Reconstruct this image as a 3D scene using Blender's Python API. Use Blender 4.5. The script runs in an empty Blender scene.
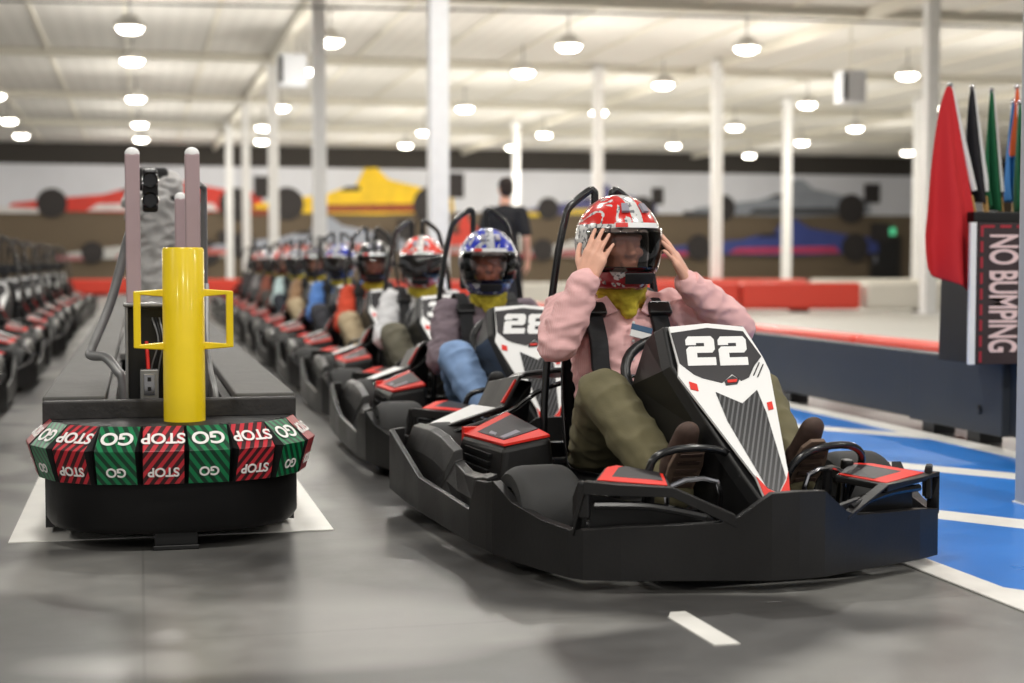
import bpy, bmesh, math, random
from math import sin, cos, pi, radians as R
from mathutils import Vector as V, Matrix, Euler, noise
from mathutils.geometry import tessellate_polygon

S = bpy.context.scene
C = S.collection
random.seed(7)

# ------------------------------------------------------------------ camera, world, exposure
cam_d = bpy.data.cameras.new('camera'); cam = bpy.data.objects.new('camera', cam_d); C.objects.link(cam)
cam.location = (0, 0, .88)
cam.rotation_euler = (R(90 - 2.94), 0, R(-13.5))
cam_d.sensor_width = 36; cam_d.lens = 54.5
cam_d.clip_end = 300
cam_d.dof.use_dof = True; cam_d.dof.focus_distance = 4.75; cam_d.dof.aperture_fstop = 2.0
S.camera = cam
S.view_settings.view_transform = 'Standard'; S.view_settings.look = 'None'
S.view_settings.gamma = 1; S.view_settings.use_curve_mapping = False
S.view_settings.exposure = 0.0
w = bpy.data.worlds.new('world'); S.world = w; w.use_nodes = True
bg = w.node_tree.nodes['Background']; bg.inputs[0].default_value = (1, .985, .965, 1); bg.inputs[1].default_value = .44
LAMP_GLOW = 22.0        # the lenses of the high-bay lamps
LAMP_WATTS = 120.0      # the high-bay lamps in the bays over the karts
FAR_WATTS = 160.0  # added fill points for the far roof and end wall

def area_lamp(x, y, z, watts, size, name='bay_light'):
    d = bpy.data.lights.new(name, 'AREA'); d.shape = 'DISK'; d.size = size; d.energy = watts; d.color = (1, .965, .9)
    o = bpy.data.objects.new(name, d); C.objects.link(o); o.location = (x, y, z); return o
def fill_point(x, y, z, watts, rad, name='far_fill'):
    d = bpy.data.lights.new(name, 'POINT'); d.shadow_soft_size = rad; d.energy = watts; d.color = (1, .95, .86)
    o = bpy.data.objects.new(name, d); C.objects.link(o); o.location = (x, y, z); return o
for lx in (-5.5, -.1, 3.6, 8.2):
    for ly in (-3, 2.4, 8.6, 14.5, 20.5):
        area_lamp(lx, ly, 4.9, LAMP_WATTS, .5)
for lx in (-8, -.1, 3.5, 8.2, 12, 17, 24):
    for ly in (28.5, 37.5, 46.9, 57):
        fill_point(lx, ly, 3.4, FAR_WATTS, .35)  # unseen fill, added below the hanging lamps to light the roof evenly

# ------------------------------------------------------------------ materials
def lin(c):
    if isinstance(c, str):
        c = [int(c[i:i + 2], 16) for i in (0, 2, 4)]
    o = []
    for x in c[:3]:
        x = x / 255
        o.append(x / 12.92 if x <= .04045 else ((x + .055) / 1.055) ** 2.4)
    return tuple(o) + (1,)
def mat(name, col, rough=.5, metal=0, spec=.5, coat=0, var=0, vscale=8, bump=0, bscale=60, emit=None):
    m = bpy.data.materials.new(name); m.use_nodes = True
    nt = m.node_tree; b = nt.nodes['Principled BSDF']
    b.inputs['Base Color'].default_value = lin(col); b.inputs['Roughness'].default_value = rough
    b.inputs['Metallic'].default_value = metal; b.inputs['Specular IOR Level'].default_value = spec
    b.inputs['Coat Weight'].default_value = coat; b.inputs['Coat Roughness'].default_value = .08
    if emit:
        b.inputs['Emission Color'].default_value = lin(emit[0]); b.inputs['Emission Strength'].default_value = emit[1]
    tc = nt.nodes.new('ShaderNodeTexCoord')
    if var:
        n = nt.nodes.new('ShaderNodeTexNoise'); n.inputs['Scale'].default_value = vscale; n.inputs['Detail'].default_value = 5
        nt.links.new(tc.outputs['Object'], n.inputs['Vector'])
        h = nt.nodes.new('ShaderNodeMapRange'); h.inputs['From Min'].default_value = .3; h.inputs['From Max'].default_value = .7
        h.inputs['To Min'].default_value = 1 - var; h.inputs['To Max'].default_value = 1 + var
        nt.links.new(n.outputs['Fac'], h.inputs['Value'])
        mx = nt.nodes.new('ShaderNodeMix'); mx.data_type = 'RGBA'; mx.blend_type = 'MULTIPLY'; mx.inputs[0].default_value = 1
        mx.inputs[6].default_value = lin(col); nt.links.new(h.outputs[0], mx.inputs[7]); nt.links.new(mx.outputs[2], b.inputs['Base Color'])
        r2 = nt.nodes.new('ShaderNodeMapRange'); r2.inputs['To Min'].default_value = max(.02, rough - .12); r2.inputs['To Max'].default_value = min(1, rough + .12)
        nt.links.new(n.outputs['Fac'], r2.inputs['Value']); nt.links.new(r2.outputs[0], b.inputs['Roughness'])
    if bump:
        n2 = nt.nodes.new('ShaderNodeTexNoise'); n2.inputs['Scale'].default_value = bscale; n2.inputs['Detail'].default_value = 4
        nt.links.new(tc.outputs['Object'], n2.inputs['Vector'])
        bp = nt.nodes.new('ShaderNodeBump'); bp.inputs['Strength'].default_value = bump; bp.inputs['Distance'].default_value = .01
        nt.links.new(n2.outputs['Fac'], bp.inputs['Height']); nt.links.new(bp.outputs[0], b.inputs['Normal'])
    return m
def stripes_mat(name, c1, c2, freq, rough=.4, axis=(1, 0, 1), width=.5, coords='Object'):
    """diagonal printed stripes"""
    m = bpy.data.materials.new(name); m.use_nodes = True; nt = m.node_tree; b = nt.nodes['Principled BSDF']
    tc = nt.nodes.new('ShaderNodeTexCoord'); dp = nt.nodes.new('ShaderNodeVectorMath'); dp.operation = 'DOT_PRODUCT'
    dp.inputs[1].default_value = axis; nt.links.new(tc.outputs[coords], dp.inputs[0])
    mu = nt.nodes.new('ShaderNodeMath'); mu.operation = 'MULTIPLY'; mu.inputs[1].default_value = freq; nt.links.new(dp.outputs['Value'], mu.inputs[0])
    fr = nt.nodes.new('ShaderNodeMath'); fr.operation = 'FRACT'; nt.links.new(mu.outputs[0], fr.inputs[0])
    gt = nt.nodes.new('ShaderNodeMath'); gt.operation = 'GREATER_THAN'; gt.inputs[1].default_value = width; nt.links.new(fr.outputs[0], gt.inputs[0])
    mx = nt.nodes.new('ShaderNodeMix'); mx.data_type = 'RGBA'; mx.inputs[6].default_value = lin(c1); mx.inputs[7].default_value = lin(c2)
    nt.links.new(gt.outputs[0], mx.inputs[0]); nt.links.new(mx.outputs[2], b.inputs['Base Color']); b.inputs['Roughness'].default_value = rough
    return m
def splash_mat(name, base, splash, dark, scale=16, thr=.5, zmin=.02, rough=.22):
    """helmet paint: colour splashes on the crown, dark chin"""
    m = bpy.data.materials.new(name); m.use_nodes = True; nt = m.node_tree; b = nt.nodes['Principled BSDF']
    L = nt.links.new
    tc = nt.nodes.new('ShaderNodeTexCoord'); sp = nt.nodes.new('ShaderNodeSeparateXYZ'); L(tc.outputs['Object'], sp.inputs[0])
    n = nt.nodes.new('ShaderNodeTexNoise'); n.inputs['Scale'].default_value = scale; n.inputs['Detail'].default_value = 3; n.inputs['Distortion'].default_value = 1.6
    L(tc.outputs['Object'], n.inputs['Vector'])
    g = nt.nodes.new('ShaderNodeMath'); g.operation = 'GREATER_THAN'; g.inputs[1].default_value = thr; L(n.outputs['Fac'], g.inputs[0])
    z = nt.nodes.new('ShaderNodeMath'); z.operation = 'GREATER_THAN'; z.inputs[1].default_value = zmin; L(sp.outputs['Z'], z.inputs[0])
    ab = nt.nodes.new('ShaderNodeMath'); ab.operation = 'ABSOLUTE'; L(sp.outputs['X'], ab.inputs[0])
    sx = nt.nodes.new('ShaderNodeMath'); sx.operation = 'GREATER_THAN'; sx.inputs[1].default_value = .019; L(ab.outputs[0], sx.inputs[0])
    zx = nt.nodes.new('ShaderNodeMath'); zx.operation = 'MULTIPLY'; L(z.outputs[0], zx.inputs[0]); L(sx.outputs[0], zx.inputs[1])
    a = nt.nodes.new('ShaderNodeMath'); a.operation = 'MULTIPLY'; L(g.outputs[0], a.inputs[0]); L(zx.outputs[0], a.inputs[1])
    n2 = nt.nodes.new('ShaderNodeTexNoise'); n2.inputs['Scale'].default_value = 60; n2.inputs['Detail'].default_value = 2; L(tc.outputs['Object'], n2.inputs['Vector'])
    g2 = nt.nodes.new('ShaderNodeMath'); g2.operation = 'GREATER_THAN'; g2.inputs[1].default_value = .56; L(n2.outputs['Fac'], g2.inputs[0])
    m0 = nt.nodes.new('ShaderNodeMix'); m0.data_type = 'RGBA'; m0.inputs[6].default_value = lin(base); m0.inputs[7].default_value = lin((120, 122, 126)); L(g2.outputs[0], m0.inputs[0])
    m1 = nt.nodes.new('ShaderNodeMix'); m1.data_type = 'RGBA'; L(m0.outputs[2], m1.inputs[6]); m1.inputs[7].default_value = lin(splash); L(a.outputs[0], m1.inputs[0])
    lo = nt.nodes.new('ShaderNodeMath'); lo.operation = 'LESS_THAN'; lo.inputs[1].default_value = -.075; L(sp.outputs['Z'], lo.inputs[0])
    n3 = nt.nodes.new('ShaderNodeTexNoise'); n3.inputs['Scale'].default_value = 22; L(tc.outputs['Object'], n3.inputs['Vector'])
    g3 = nt.nodes.new('ShaderNodeMath'); g3.operation = 'GREATER_THAN'; g3.inputs[1].default_value = .44; L(n3.outputs['Fac'], g3.inputs[0])
    a2 = nt.nodes.new('ShaderNodeMath'); a2.operation = 'MULTIPLY'; L(lo.outputs[0], a2.inputs[0]); L(g3.outputs[0], a2.inputs[1])
    m2 = nt.nodes.new('ShaderNodeMix'); m2.data_type = 'RGBA'; L(m1.outputs[2], m2.inputs[6]); m2.inputs[7].default_value = lin(dark); L(a2.outputs[0], m2.inputs[0])
    L(m2.outputs[2], b.inputs['Base Color']); b.inputs['Roughness'].default_value = rough
    b.inputs['Coat Weight'].default_value = .6; b.inputs['Coat Roughness'].default_value = .05
    return m
def check_mat(name, c1, c2, freq):
    """fine woven check of a shirt"""
    m = mat(name, c1, .85); nt = m.node_tree; b = nt.nodes['Principled BSDF']; L = nt.links.new
    tc = nt.nodes.new('ShaderNodeTexCoord'); sp = nt.nodes.new('ShaderNodeSeparateXYZ'); L(tc.outputs['Object'], sp.inputs[0])
    s = []
    for k in 'XZ':
        mu = nt.nodes.new('ShaderNodeMath'); mu.operation = 'MULTIPLY'; mu.inputs[1].default_value = freq; L(sp.outputs[k], mu.inputs[0])
        fr = nt.nodes.new('ShaderNodeMath'); fr.operation = 'FRACT'; L(mu.outputs[0], fr.inputs[0])
        lt = nt.nodes.new('ShaderNodeMath'); lt.operation = 'LESS_THAN'; lt.inputs[1].default_value = .3; L(fr.outputs[0], lt.inputs[0]); s.append(lt)
    mxm = nt.nodes.new('ShaderNodeMath'); mxm.operation = 'MAXIMUM'; L(s[0].outputs[0], mxm.inputs[0]); L(s[1].outputs[0], mxm.inputs[1])
    mx = nt.nodes.new('ShaderNodeMix'); mx.data_type = 'RGBA'; mx.inputs[6].default_value = lin(c1); mx.inputs[7].default_value = lin(c2)
    L(mxm.outputs[0], mx.inputs[0]); L(mx.outputs[2], b.inputs['Base Color']); return m
def glass_mat(name, tint, clear=.75, rough=.03):
    m = bpy.data.materials.new(name); m.use_nodes = True; nt = m.node_tree; nt.nodes.remove(nt.nodes['Principled BSDF'])
    out = nt.nodes['Material Output']; t = nt.nodes.new('ShaderNodeBsdfTransparent'); t.inputs[0].default_value = lin(tint)
    g = nt.nodes.new('ShaderNodeBsdfGlossy'); g.inputs['Roughness'].default_value = rough; g.inputs[0].default_value = (.8, .8, .8, 1)
    fr = nt.nodes.new('ShaderNodeFresnel'); fr.inputs[0].default_value = 1.5
    ad = nt.nodes.new('ShaderNodeMath'); ad.operation = 'ADD'; ad.inputs[1].default_value = 1 - clear - .2; nt.links.new(fr.outputs[0], ad.inputs[0])
    ad.use_clamp = True
    mx = nt.nodes.new('ShaderNodeMixShader'); nt.links.new(ad.outputs[0], mx.inputs[0]); nt.links.new(t.outputs[0], mx.inputs[1]); nt.links.new(g.outputs[0], mx.inputs[2])
    nt.links.new(mx.outputs[0], out.inputs[0]); return m

M = dict(
    plastic=mat('black_plastic', (27, 26, 26), .40, spec=.4, var=.18, vscale=7, bump=.05, bscale=90),
    plastic_dk=mat('dark_plastic', (18, 18, 19), .4),
    rubber=mat('rubber', (42, 42, 42), .72, var=.12, vscale=20),
    rim=mat('wheel_rim', (150, 150, 150), .35, metal=.9),
    steel=mat('black_steel', (22, 22, 24), .25, coat=.3),
    chrome=mat('chrome', (200, 200, 205), .15, metal=1),
    red=mat('red_decal', (215, 38, 32), .45),
    orange_red=mat('orange_red_decal', (218, 42, 30), .5, spec=.35),
    white=mat('white_decal', (232, 232, 231), .5),
    dkdecal=mat('dark_decal', (32, 29, 33), .45),
    carbon=stripes_mat('carbon_weave', (30, 30, 32), (92, 92, 94), 84, .3, (.75, 0.1, -.62), .62),
    seat=mat('seat_shell', (20, 20, 22), .3, coat=.2),
    strap=mat('webbing', (27, 28, 31), .8, bump=.2, bscale=300),
    skin=mat('skin', (226, 172, 148), .5, var=.06, vscale=30),
    skin_b=mat('skin_ruddy', (190, 120, 95), .5, var=.06, vscale=30),
    eye=mat('eye_white', (225, 220, 215), .2),
    hair=mat('hair', (40, 28, 22), .7, bump=.5, bscale=120),
    gaiter=mat('yellow_gaiter', (196, 176, 52), .9, var=.15, vscale=25, bump=.3, bscale=80),
    pink=check_mat('pink_check_shirt', (226, 170, 170), (236, 194, 193), 230),
    olive=mat('olive_trousers', (104, 98, 72), .9, var=.1, vscale=12, bump=.15, bscale=250),
    belt=mat('brown_leather', (70, 38, 26), .5),
    shoe=mat('shoe_brown', (74, 56, 48), .7, var=.2, vscale=60),
    sole=mat('sole_rubber', (112, 92, 78), .7),
    shoe_k=mat('shoe_black', (24, 23, 24), .6, var=.2, vscale=60),
    visor=glass_mat('visor_clear', (238, 232, 230), .80),
    visor_dk=glass_mat('visor_dark', (150, 135, 138), .74),
    lining=mat('helmet_lining', (28, 27, 29), .9),
    yellow=mat('yellow_paint', (240, 208, 14), .35, var=.05, vscale=10, coat=.2),
    mauve=mat('mauve_post', (168, 146, 150), .5, var=.05),
    grey_metal=mat('galvanised', (140, 140, 140), .4, metal=.6, var=.1, vscale=20),
    plank=mat('grey_deck', (92, 91, 89), .75, var=.2, vscale=9, bump=.3, bscale=30),
    plank_dk=mat('dark_board', (44, 42, 42), .6, var=.25, vscale=12, bump=.3, bscale=40),
    blackpad=mat('black_vinyl', (9, 8, 9), .5, spec=.3, var=.2, vscale=10, bump=.12, bscale=14),
    stop=stripes_mat('stop_stripes', (196, 44, 56), (58, 24, 28), 42, .35, (.8, 0, -.6)),
    go=stripes_mat('go_stripes', (16, 122, 74), (14, 56, 38), 42, .35, (.8, 0, .6)),
    lettering=mat('white_print', (240, 236, 234), .4),
    wallblack=mat('barrier_panel', (50, 54, 60), .5, var=.12, vscale=3, bump=.05),
    barrier_red=mat('barrier_red', (228, 70, 52), .4, coat=.2),
    barrier_white=mat('barrier_white', (226, 222, 212), .45),
    colpaint=mat('column_paint', (244, 244, 244), .5, var=.03),
    housing=mat('lamp_housing', (200, 198, 192), .5),
    lens=mat('lamp_lens', (255, 252, 240), .3, emit=((255, 248, 232), LAMP_GLOW)),
    joist=mat('joist_paint', (226, 222, 210), .7),
    flag_r=mat('flag_red', (205, 38, 44), .8), flag_k=mat('flag_black', (32, 30, 34), .85), flag_g=mat('flag_green', (18, 96, 58), .8),
    flag_b=mat('flag_blue', (30, 112, 178), .8), flag_o=mat('flag_orange', (224, 96, 38), .8),
    pole_w=mat('flag_pole_white', (230, 228, 224), .5), pole_t=mat('pole_wood', (190, 150, 90), .5),
    sign=mat('sign_brown', (58, 44, 46), .5, var=.1), sign_txt=mat('sign_text', (236, 206, 204), .5), sign_red=mat('sign_red', (176, 44, 58), .5),
    brown=mat('wall_brown', (112, 98, 80), .75), band=mat('wall_dark', (58, 54, 50), .8),
    mural=mat('mural_grey', (222, 224, 232), .6, var=.06, vscale=.4),
    cap=mat('cowl_sheen_grey', (128, 128, 130), .35, coat=.3),  # roof reflection on the black cowl, put into the colour
    silver=mat('silver_print', (150, 148, 160), .3),
    ceil_grey=mat('speaker_grey', (205, 208, 214), .6),
)

# ------------------------------------------------------------------ mesh helpers
def smooth_path(pts, k=4, closed=False):
    pts = [V(p) for p in pts]; n = len(pts); out = []
    for i in range(n if closed else n - 1):
        if closed: p0, p1, p2, p3 = (pts[(i + j - 1) % n] for j in range(4))
        else: p0, p1, p2, p3 = pts[max(i - 1, 0)], pts[i], pts[i + 1], pts[min(i + 2, n - 1)]
        for j in range(k):
            t = j / k
            out.append(.5 * ((2 * p1) + (-p0 + p2) * t + (2 * p0 - 5 * p1 + 4 * p2 - p3) * t * t + (-p0 + 3 * p1 - 3 * p2 + p3) * t ** 3))
    if not closed: out.append(pts[-1])
    return out
class MB:
    def __init__(s): s.v = []; s.f = []; s.mi = []; s.cur = 0
    def add(s, vs, fs):
        o = len(s.v); s.v += [tuple(p) for p in vs]
        for f in fs: s.f.append([o + i for i in f]); s.mi.append(s.cur)
        return s
    def m(s, i): s.cur = i; return s
    def box(s, c, d, rot=None):
        x, y, z = (k / 2 for k in d); vs = [V((a * x, b * y, e * z)) for a in (-1, 1) for b in (-1, 1) for e in (-1, 1)]
        if rot: q = Euler(rot).to_matrix(); vs = [q @ p for p in vs]
        vs = [p + V(c) for p in vs]
        return s.add(vs, [(0, 1, 3, 2), (4, 6, 7, 5), (0, 4, 5, 1), (2, 3, 7, 6), (0, 2, 6, 4), (1, 5, 7, 3)])
    def hexa(s, p):  # 8 points: bottom 4 ccw, top 4 ccw
        return s.add(p, [(3, 2, 1, 0), (4, 5, 6, 7), (0, 1, 5, 4), (1, 2, 6, 5), (2, 3, 7, 6), (3, 0, 4, 7)])
    def rings(s, rings, closed_ring=True, cap0=True, cap1=True, loop=False):
        n = len(rings[0]); vs = [p for r in rings for p in r]; fs = []
        for i in range(len(rings) - (0 if loop else 1)):
            j2 = (i + 1) % len(rings)
            for j in range(n if closed_ring else n - 1):
                k = (j + 1) % n; fs.append((i * n + j, i * n + k, j2 * n + k, j2 * n + j))
        if not loop:
            if cap0: fs.append(tuple(reversed(range(n))))
            if cap1: fs.append(tuple(range((len(rings) - 1) * n, len(rings) * n)))
        return s.add(vs, fs)
    def tube(s, pts, r, n=8, closed=False, sq=False, flat=1):
        pts = [V(p) for p in pts]; N = len(pts); rr = []; up = None
        for i, p in enumerate(pts):
            a = pts[(i - 1) % N] if (closed or i > 0) else p; b = pts[(i + 1) % N] if (closed or i < N - 1) else p
            t = (b - a).normalized()
            if up is None: up = V((0, 0, 1)) if abs(t.z) < .9 else V((0, 1, 0))
            x = t.cross(up)
            if x.length < 1e-4: x = t.orthogonal()
            x.normalize(); up = x.cross(t).normalized()
            rad = r[i] if isinstance(r, (list, tuple)) else r
            if sq: rr.append([p + x * rad * ca + up * rad * sa * flat for ca, sa in ((-1, -1), (1, -1), (1, 1), (-1, 1))])
            else: rr.append([p + x * rad * cos(2 * pi * k / n) + up * rad * sin(2 * pi * k / n) * flat for k in range(n)])
        return s.rings(rr, loop=closed)
    def lathe(s, prof, c=(0, 0, 0), axis='z', n=32):
        rr = []
        for r, h in prof:
            ring = []
            for k in range(n):
                a = 2 * pi * k / n; x, y = r * cos(a), r * sin(a)
                ring.append(V(c) + (V((x, y, h)) if axis == 'z' else V((h, x, y)) if axis == 'x' else V((y, h, x))))
            rr.append(ring)
        return s.rings(rr)
    def poly(s, pts, thick, origin=(0, 0, 0), ux=(1, 0, 0), uy=(0, 0, 1), holes=()):
        """2-D polygon extruded along -normal (ux x uy)"""
        o, ux, uy = V(origin), V(ux), V(uy); nrm = ux.cross(uy).normalized()
        loops = [pts] + list(holes); flat = [p for l in loops for p in l]
        tris = tessellate_polygon([[V((p[0], p[1], 0)) for p in l] for l in loops])
        P = [o + ux * p[0] + uy * p[1] for p in flat]; n = len(P)
        vs = [p for p in P] + [p - nrm * thick for p in P]; fs = []
        for t in tris:
            a, b, c = t
            if (P[b] - P[a]).cross(P[c] - P[a]).dot(nrm) < 0: a, b, c = a, c, b
            fs += [(a, b, c), (c + n, b + n, a + n)]
        k = 0
        for l in loops:
            for i in range(len(l)):
                a = k + i; b = k + (i + 1) % len(l); fs.append((a, a + n, b + n, b))
            k += len(l)
        return s.add(vs, fs)
    def strip(s, st, th):
        """wall along stations (s, t, zbottom, ztop), thickness th towards the left of travel"""
        rr = []; N = len(st)
        for i, (x, y, zb, zt) in enumerate(st):
            a = st[max(i - 1, 0)]; b = st[min(i + 1, N - 1)]
            d = V((b[0] - a[0], b[1] - a[1], 0)).normalized(); nn = V((-d.y, d.x, 0)) * th
            p = V((x, y, 0)); q = p + nn
            rr.append([(p.x, p.y, zb), (q.x, q.y, zb), (q.x, q.y, zt), (p.x, p.y, zt)])
        return s.rings(rr)
    def sheet(s, grid, th):
        """open grid of points made solid by an offset along its normals"""
        nr, nc = len(grid), len(grid[0]); g = [[V(p) for p in r] for r in grid]; low = []
        for i in range(nr):
            row = []
            for j in range(nc):
                du = g[min(i + 1, nr - 1)][j] - g[max(i - 1, 0)][j]; dv = g[i][min(j + 1, nc - 1)] - g[i][max(j - 1, 0)]
                n = du.cross(dv); n = n.normalized() if n.length > 1e-9 else V((0, 0, 1)); row.append(g[i][j] - n * th)
            low.append(row)
        N = nr * nc; vs = [p for r in g for p in r] + [p for r in low for p in r]; fs = []
        for i in range(nr - 1):
            for j in range(nc - 1):
                a, b, c, d = i * nc + j, i * nc + j + 1, (i + 1) * nc + j + 1, (i + 1) * nc + j
                fs += [(a, d, c, b), (a + N, b + N, c + N, d + N)]
        edge = [j for j in range(nc)] + [i * nc + nc - 1 for i in range(1, nr)] + [(nr - 1) * nc + j for j in range(nc - 2, -1, -1)] + [i * nc for i in range(nr - 2, 0, -1)]
        for i in range(len(edge)):
            a, b = edge[i], edge[(i + 1) % len(edge)]; fs.append((a, b, b + N, a + N))
        return s.add(vs, fs)
    def cap(s, p0, r0, p1, r1, n=14, flat=None):
        """tapered capsule; flat = (axis vector, factor) squashes the section"""
        p0, p1 = V(p0), V(p1); t = (p1 - p0); L = t.length; t = t.normalized() if L > 1e-6 else V((0, 0, 1))
        if flat and abs(t.dot(V(flat[0]).normalized())) < .95:
            y = V(flat[0]); y = (y - t * y.dot(t)).normalized(); fy = flat[1]; x = y.cross(t)
        else: x = t.orthogonal().normalized(); y = t.cross(x); fy = 1
        prof = [(r0 * sin(a), -r0 * cos(a)) for a in (.15, .5, .9, 1.3)] + [(r0 + (r1 - r0) * k / 3, L * k / 3) for k in range(4)] + [(r1 * sin(a), L - r1 * cos(a)) for a in (pi - 1.3, pi - .9, pi - .5, pi - .15)]
        return s.rings([[p0 + t * h + x * r * cos(2 * pi * k / n) + y * r * fy * sin(2 * pi * k / n) for k in range(n)] for r, h in prof])
    def chain(s, pts, rad, **k):
        for i in range(len(pts) - 1): s.cap(pts[i], rad[i], pts[i + 1], rad[i + 1], **k)
        return s
    def ell(s, c, r, rot=None, n=18, m=12):
        q = Euler(rot).to_matrix() if rot else Matrix.Identity(3)
        return s.rings([[V(c) + q @ V((r[0] * sin(pi * (i + .3) / (m + .6)) * cos(2 * pi * k / n), r[1] * sin(pi * (i + .3) / (m + .6)) * sin(2 * pi * k / n), -r[2] * cos(pi * (i + .3) / (m + .6)))) for k in range(n)] for i in range(m + 1)])
    def mesh(s, name):
        me = bpy.data.meshes.new(name); me.from_pydata(s.v, [], s.f); me.update()
        for i, p in enumerate(me.polygons): p.material_index = s.mi[i]
        bm = bmesh.new(); bm.from_mesh(me); bmesh.ops.recalc_face_normals(bm, faces=bm.faces); bm.to_mesh(me); bm.free()
        return me
    def build(s, name, mats, parent=None, bevel=0, seg=2, smooth=False, sub=0, loc=None, rot=None, angle=35, fix=None):
        me = s.mesh(name); return finish(name, me, mats, parent, bevel, seg, smooth, sub, loc, rot, angle)
def applied(o):
    dg = bpy.context.evaluated_depsgraph_get(); dg.update()
    me = bpy.data.meshes.new_from_object(o.evaluated_get(dg)); old = o.data; o.modifiers.clear(); o.data = me; me.name = old.name
    return o
def finish(name, me, mats, parent=None, bevel=0, seg=2, smooth=False, sub=0, loc=None, rot=None, angle=35):
    if not isinstance(mats, (list, tuple)): mats = [mats]
    for m in mats: me.materials.append(m)
    o = bpy.data.objects.new(name, me); C.objects.link(o)
    if sub:
        q = o.modifiers.new('s', 'SUBSURF'); q.levels = q.render_levels = sub
    if bevel:
        q = o.modifiers.new('b', 'BEVEL'); q.width = bevel; q.segments = seg; q.limit_method = 'ANGLE'; q.angle_limit = R(angle)
    if sub or bevel: applied(o)
    if smooth or sub:
        for p in o.data.polygons: p.use_smooth = True
        if not sub and smooth != 2: 
            try: o.data.set_sharp_from_angle(angle=R(38))
            except Exception: pass
    if parent: o.parent = parent
    if loc: o.location = loc
    if rot: o.rotation_euler = rot
    return o
def remesh(mb, name, voxel, it=4, disp=None):
    me = mb.mesh(name); o = bpy.data.objects.new(name, me); C.objects.link(o)
    q = o.modifiers.new('r', 'REMESH'); q.mode = 'VOXEL'; q.voxel_size = voxel
    if it: q = o.modifiers.new('m', 'SMOOTH'); q.factor = .5; q.iterations = it
    applied(o); me = o.data; bpy.data.objects.remove(o)
    if disp:
        bm = bmesh.new(); bm.from_mesh(me); bm.normal_update()
        mv = [(v, v.co + v.normal * disp(v.co)) for v in bm.verts]
        for v, p in mv: v.co = p
        bm.to_mesh(me); bm.free()
    for p in me.polygons: p.use_smooth = True
    return me
def text_mesh(body, size, bold=0, ext=.001, align='CENTER', spacing=1.0):
    cu = bpy.data.curves.new('lettering', 'FONT'); cu.body = body; cu.size = size; cu.extrude = ext; cu.offset = bold * size
    cu.align_x = align; cu.align_y = 'CENTER'; cu.space_character = spacing
    o = bpy.data.objects.new('lettering', cu); C.objects.link(o); dg = bpy.context.evaluated_depsgraph_get(); dg.update()
    me = bpy.data.meshes.new_from_object(o.evaluated_get(dg)); bpy.data.objects.remove(o); me.materials.clear(); return me
def thing(name, label, cat, loc=(0, 0, 0), rz=0, group=None):
    o = bpy.data.objects.new(name, None); C.objects.link(o); o.empty_display_size = .1
    o.location = loc; o.rotation_euler = (0, 0, rz); tag(o, label, cat, group); return o
def tag(o, label, cat, group=None, kind=None):
    if label: o['label'] = label
    if cat: o['category'] = cat
    if group: o['group'] = group
    if kind: o['kind'] = kind
    return o
def struct(o, label=None):
    o['kind'] = 'structure'
    if label: o['label'] = label
    return o
def dup_tree(o, parent=None):
    c = o.copy(); C.objects.link(c)
    if parent: c.parent = parent
    for ch in [k for k in o.children]: dup_tree(ch, c)
    return c
def remat(o, slot, m):
    o.material_slots[slot].link = 'OBJECT'; o.material_slots[slot].material = m
ORD = ['first', 'second', 'third', 'fourth', 'fifth', 'sixth', 'seventh', 'eighth', 'ninth', 'tenth', 'eleventh', 'twelfth', 'thirteenth']
DIG = {  # block numerals in a unit box: outline, holes
    '2': ([(0, .70), (0, .88), (.1, 1), (.9, 1), (1, .88), (1, .54), (.9, .43), (.36, .43), (.36, .27), (1, .27), (1, 0), (0, 0), (0, .55), (.1, .65), (.64, .65), (.64, .77), (.36, .77), (.36, .70)], []),
    '8': ([(0, .1), (0, .42), (.08, .5), (0, .58), (0, .9), (.1, 1), (.9, 1), (1, .9), (1, .58), (.92, .5), (1, .42), (1, .1), (.9, 0), (.1, 0)],
          [[(.34, .62), (.66, .62), (.66, .78), (.34, .78)], [(.34, .22), (.66, .22), (.66, .39), (.34, .39)]]),
    '3': ([(0, .70), (0, .88), (.1, 1), (.9, 1), (1, .9), (1, .58), (.92, .5), (1, .42), (1, .1), (.9, 0), (.1, 0), (0, .12), (0, .30), (.36, .30), (.36, .23), (.64, .23), (.64, .39), (.25, .39), (.25, .6), (.64, .6), (.64, .77), (.36, .77), (.36, .70)], []),
}

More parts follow.
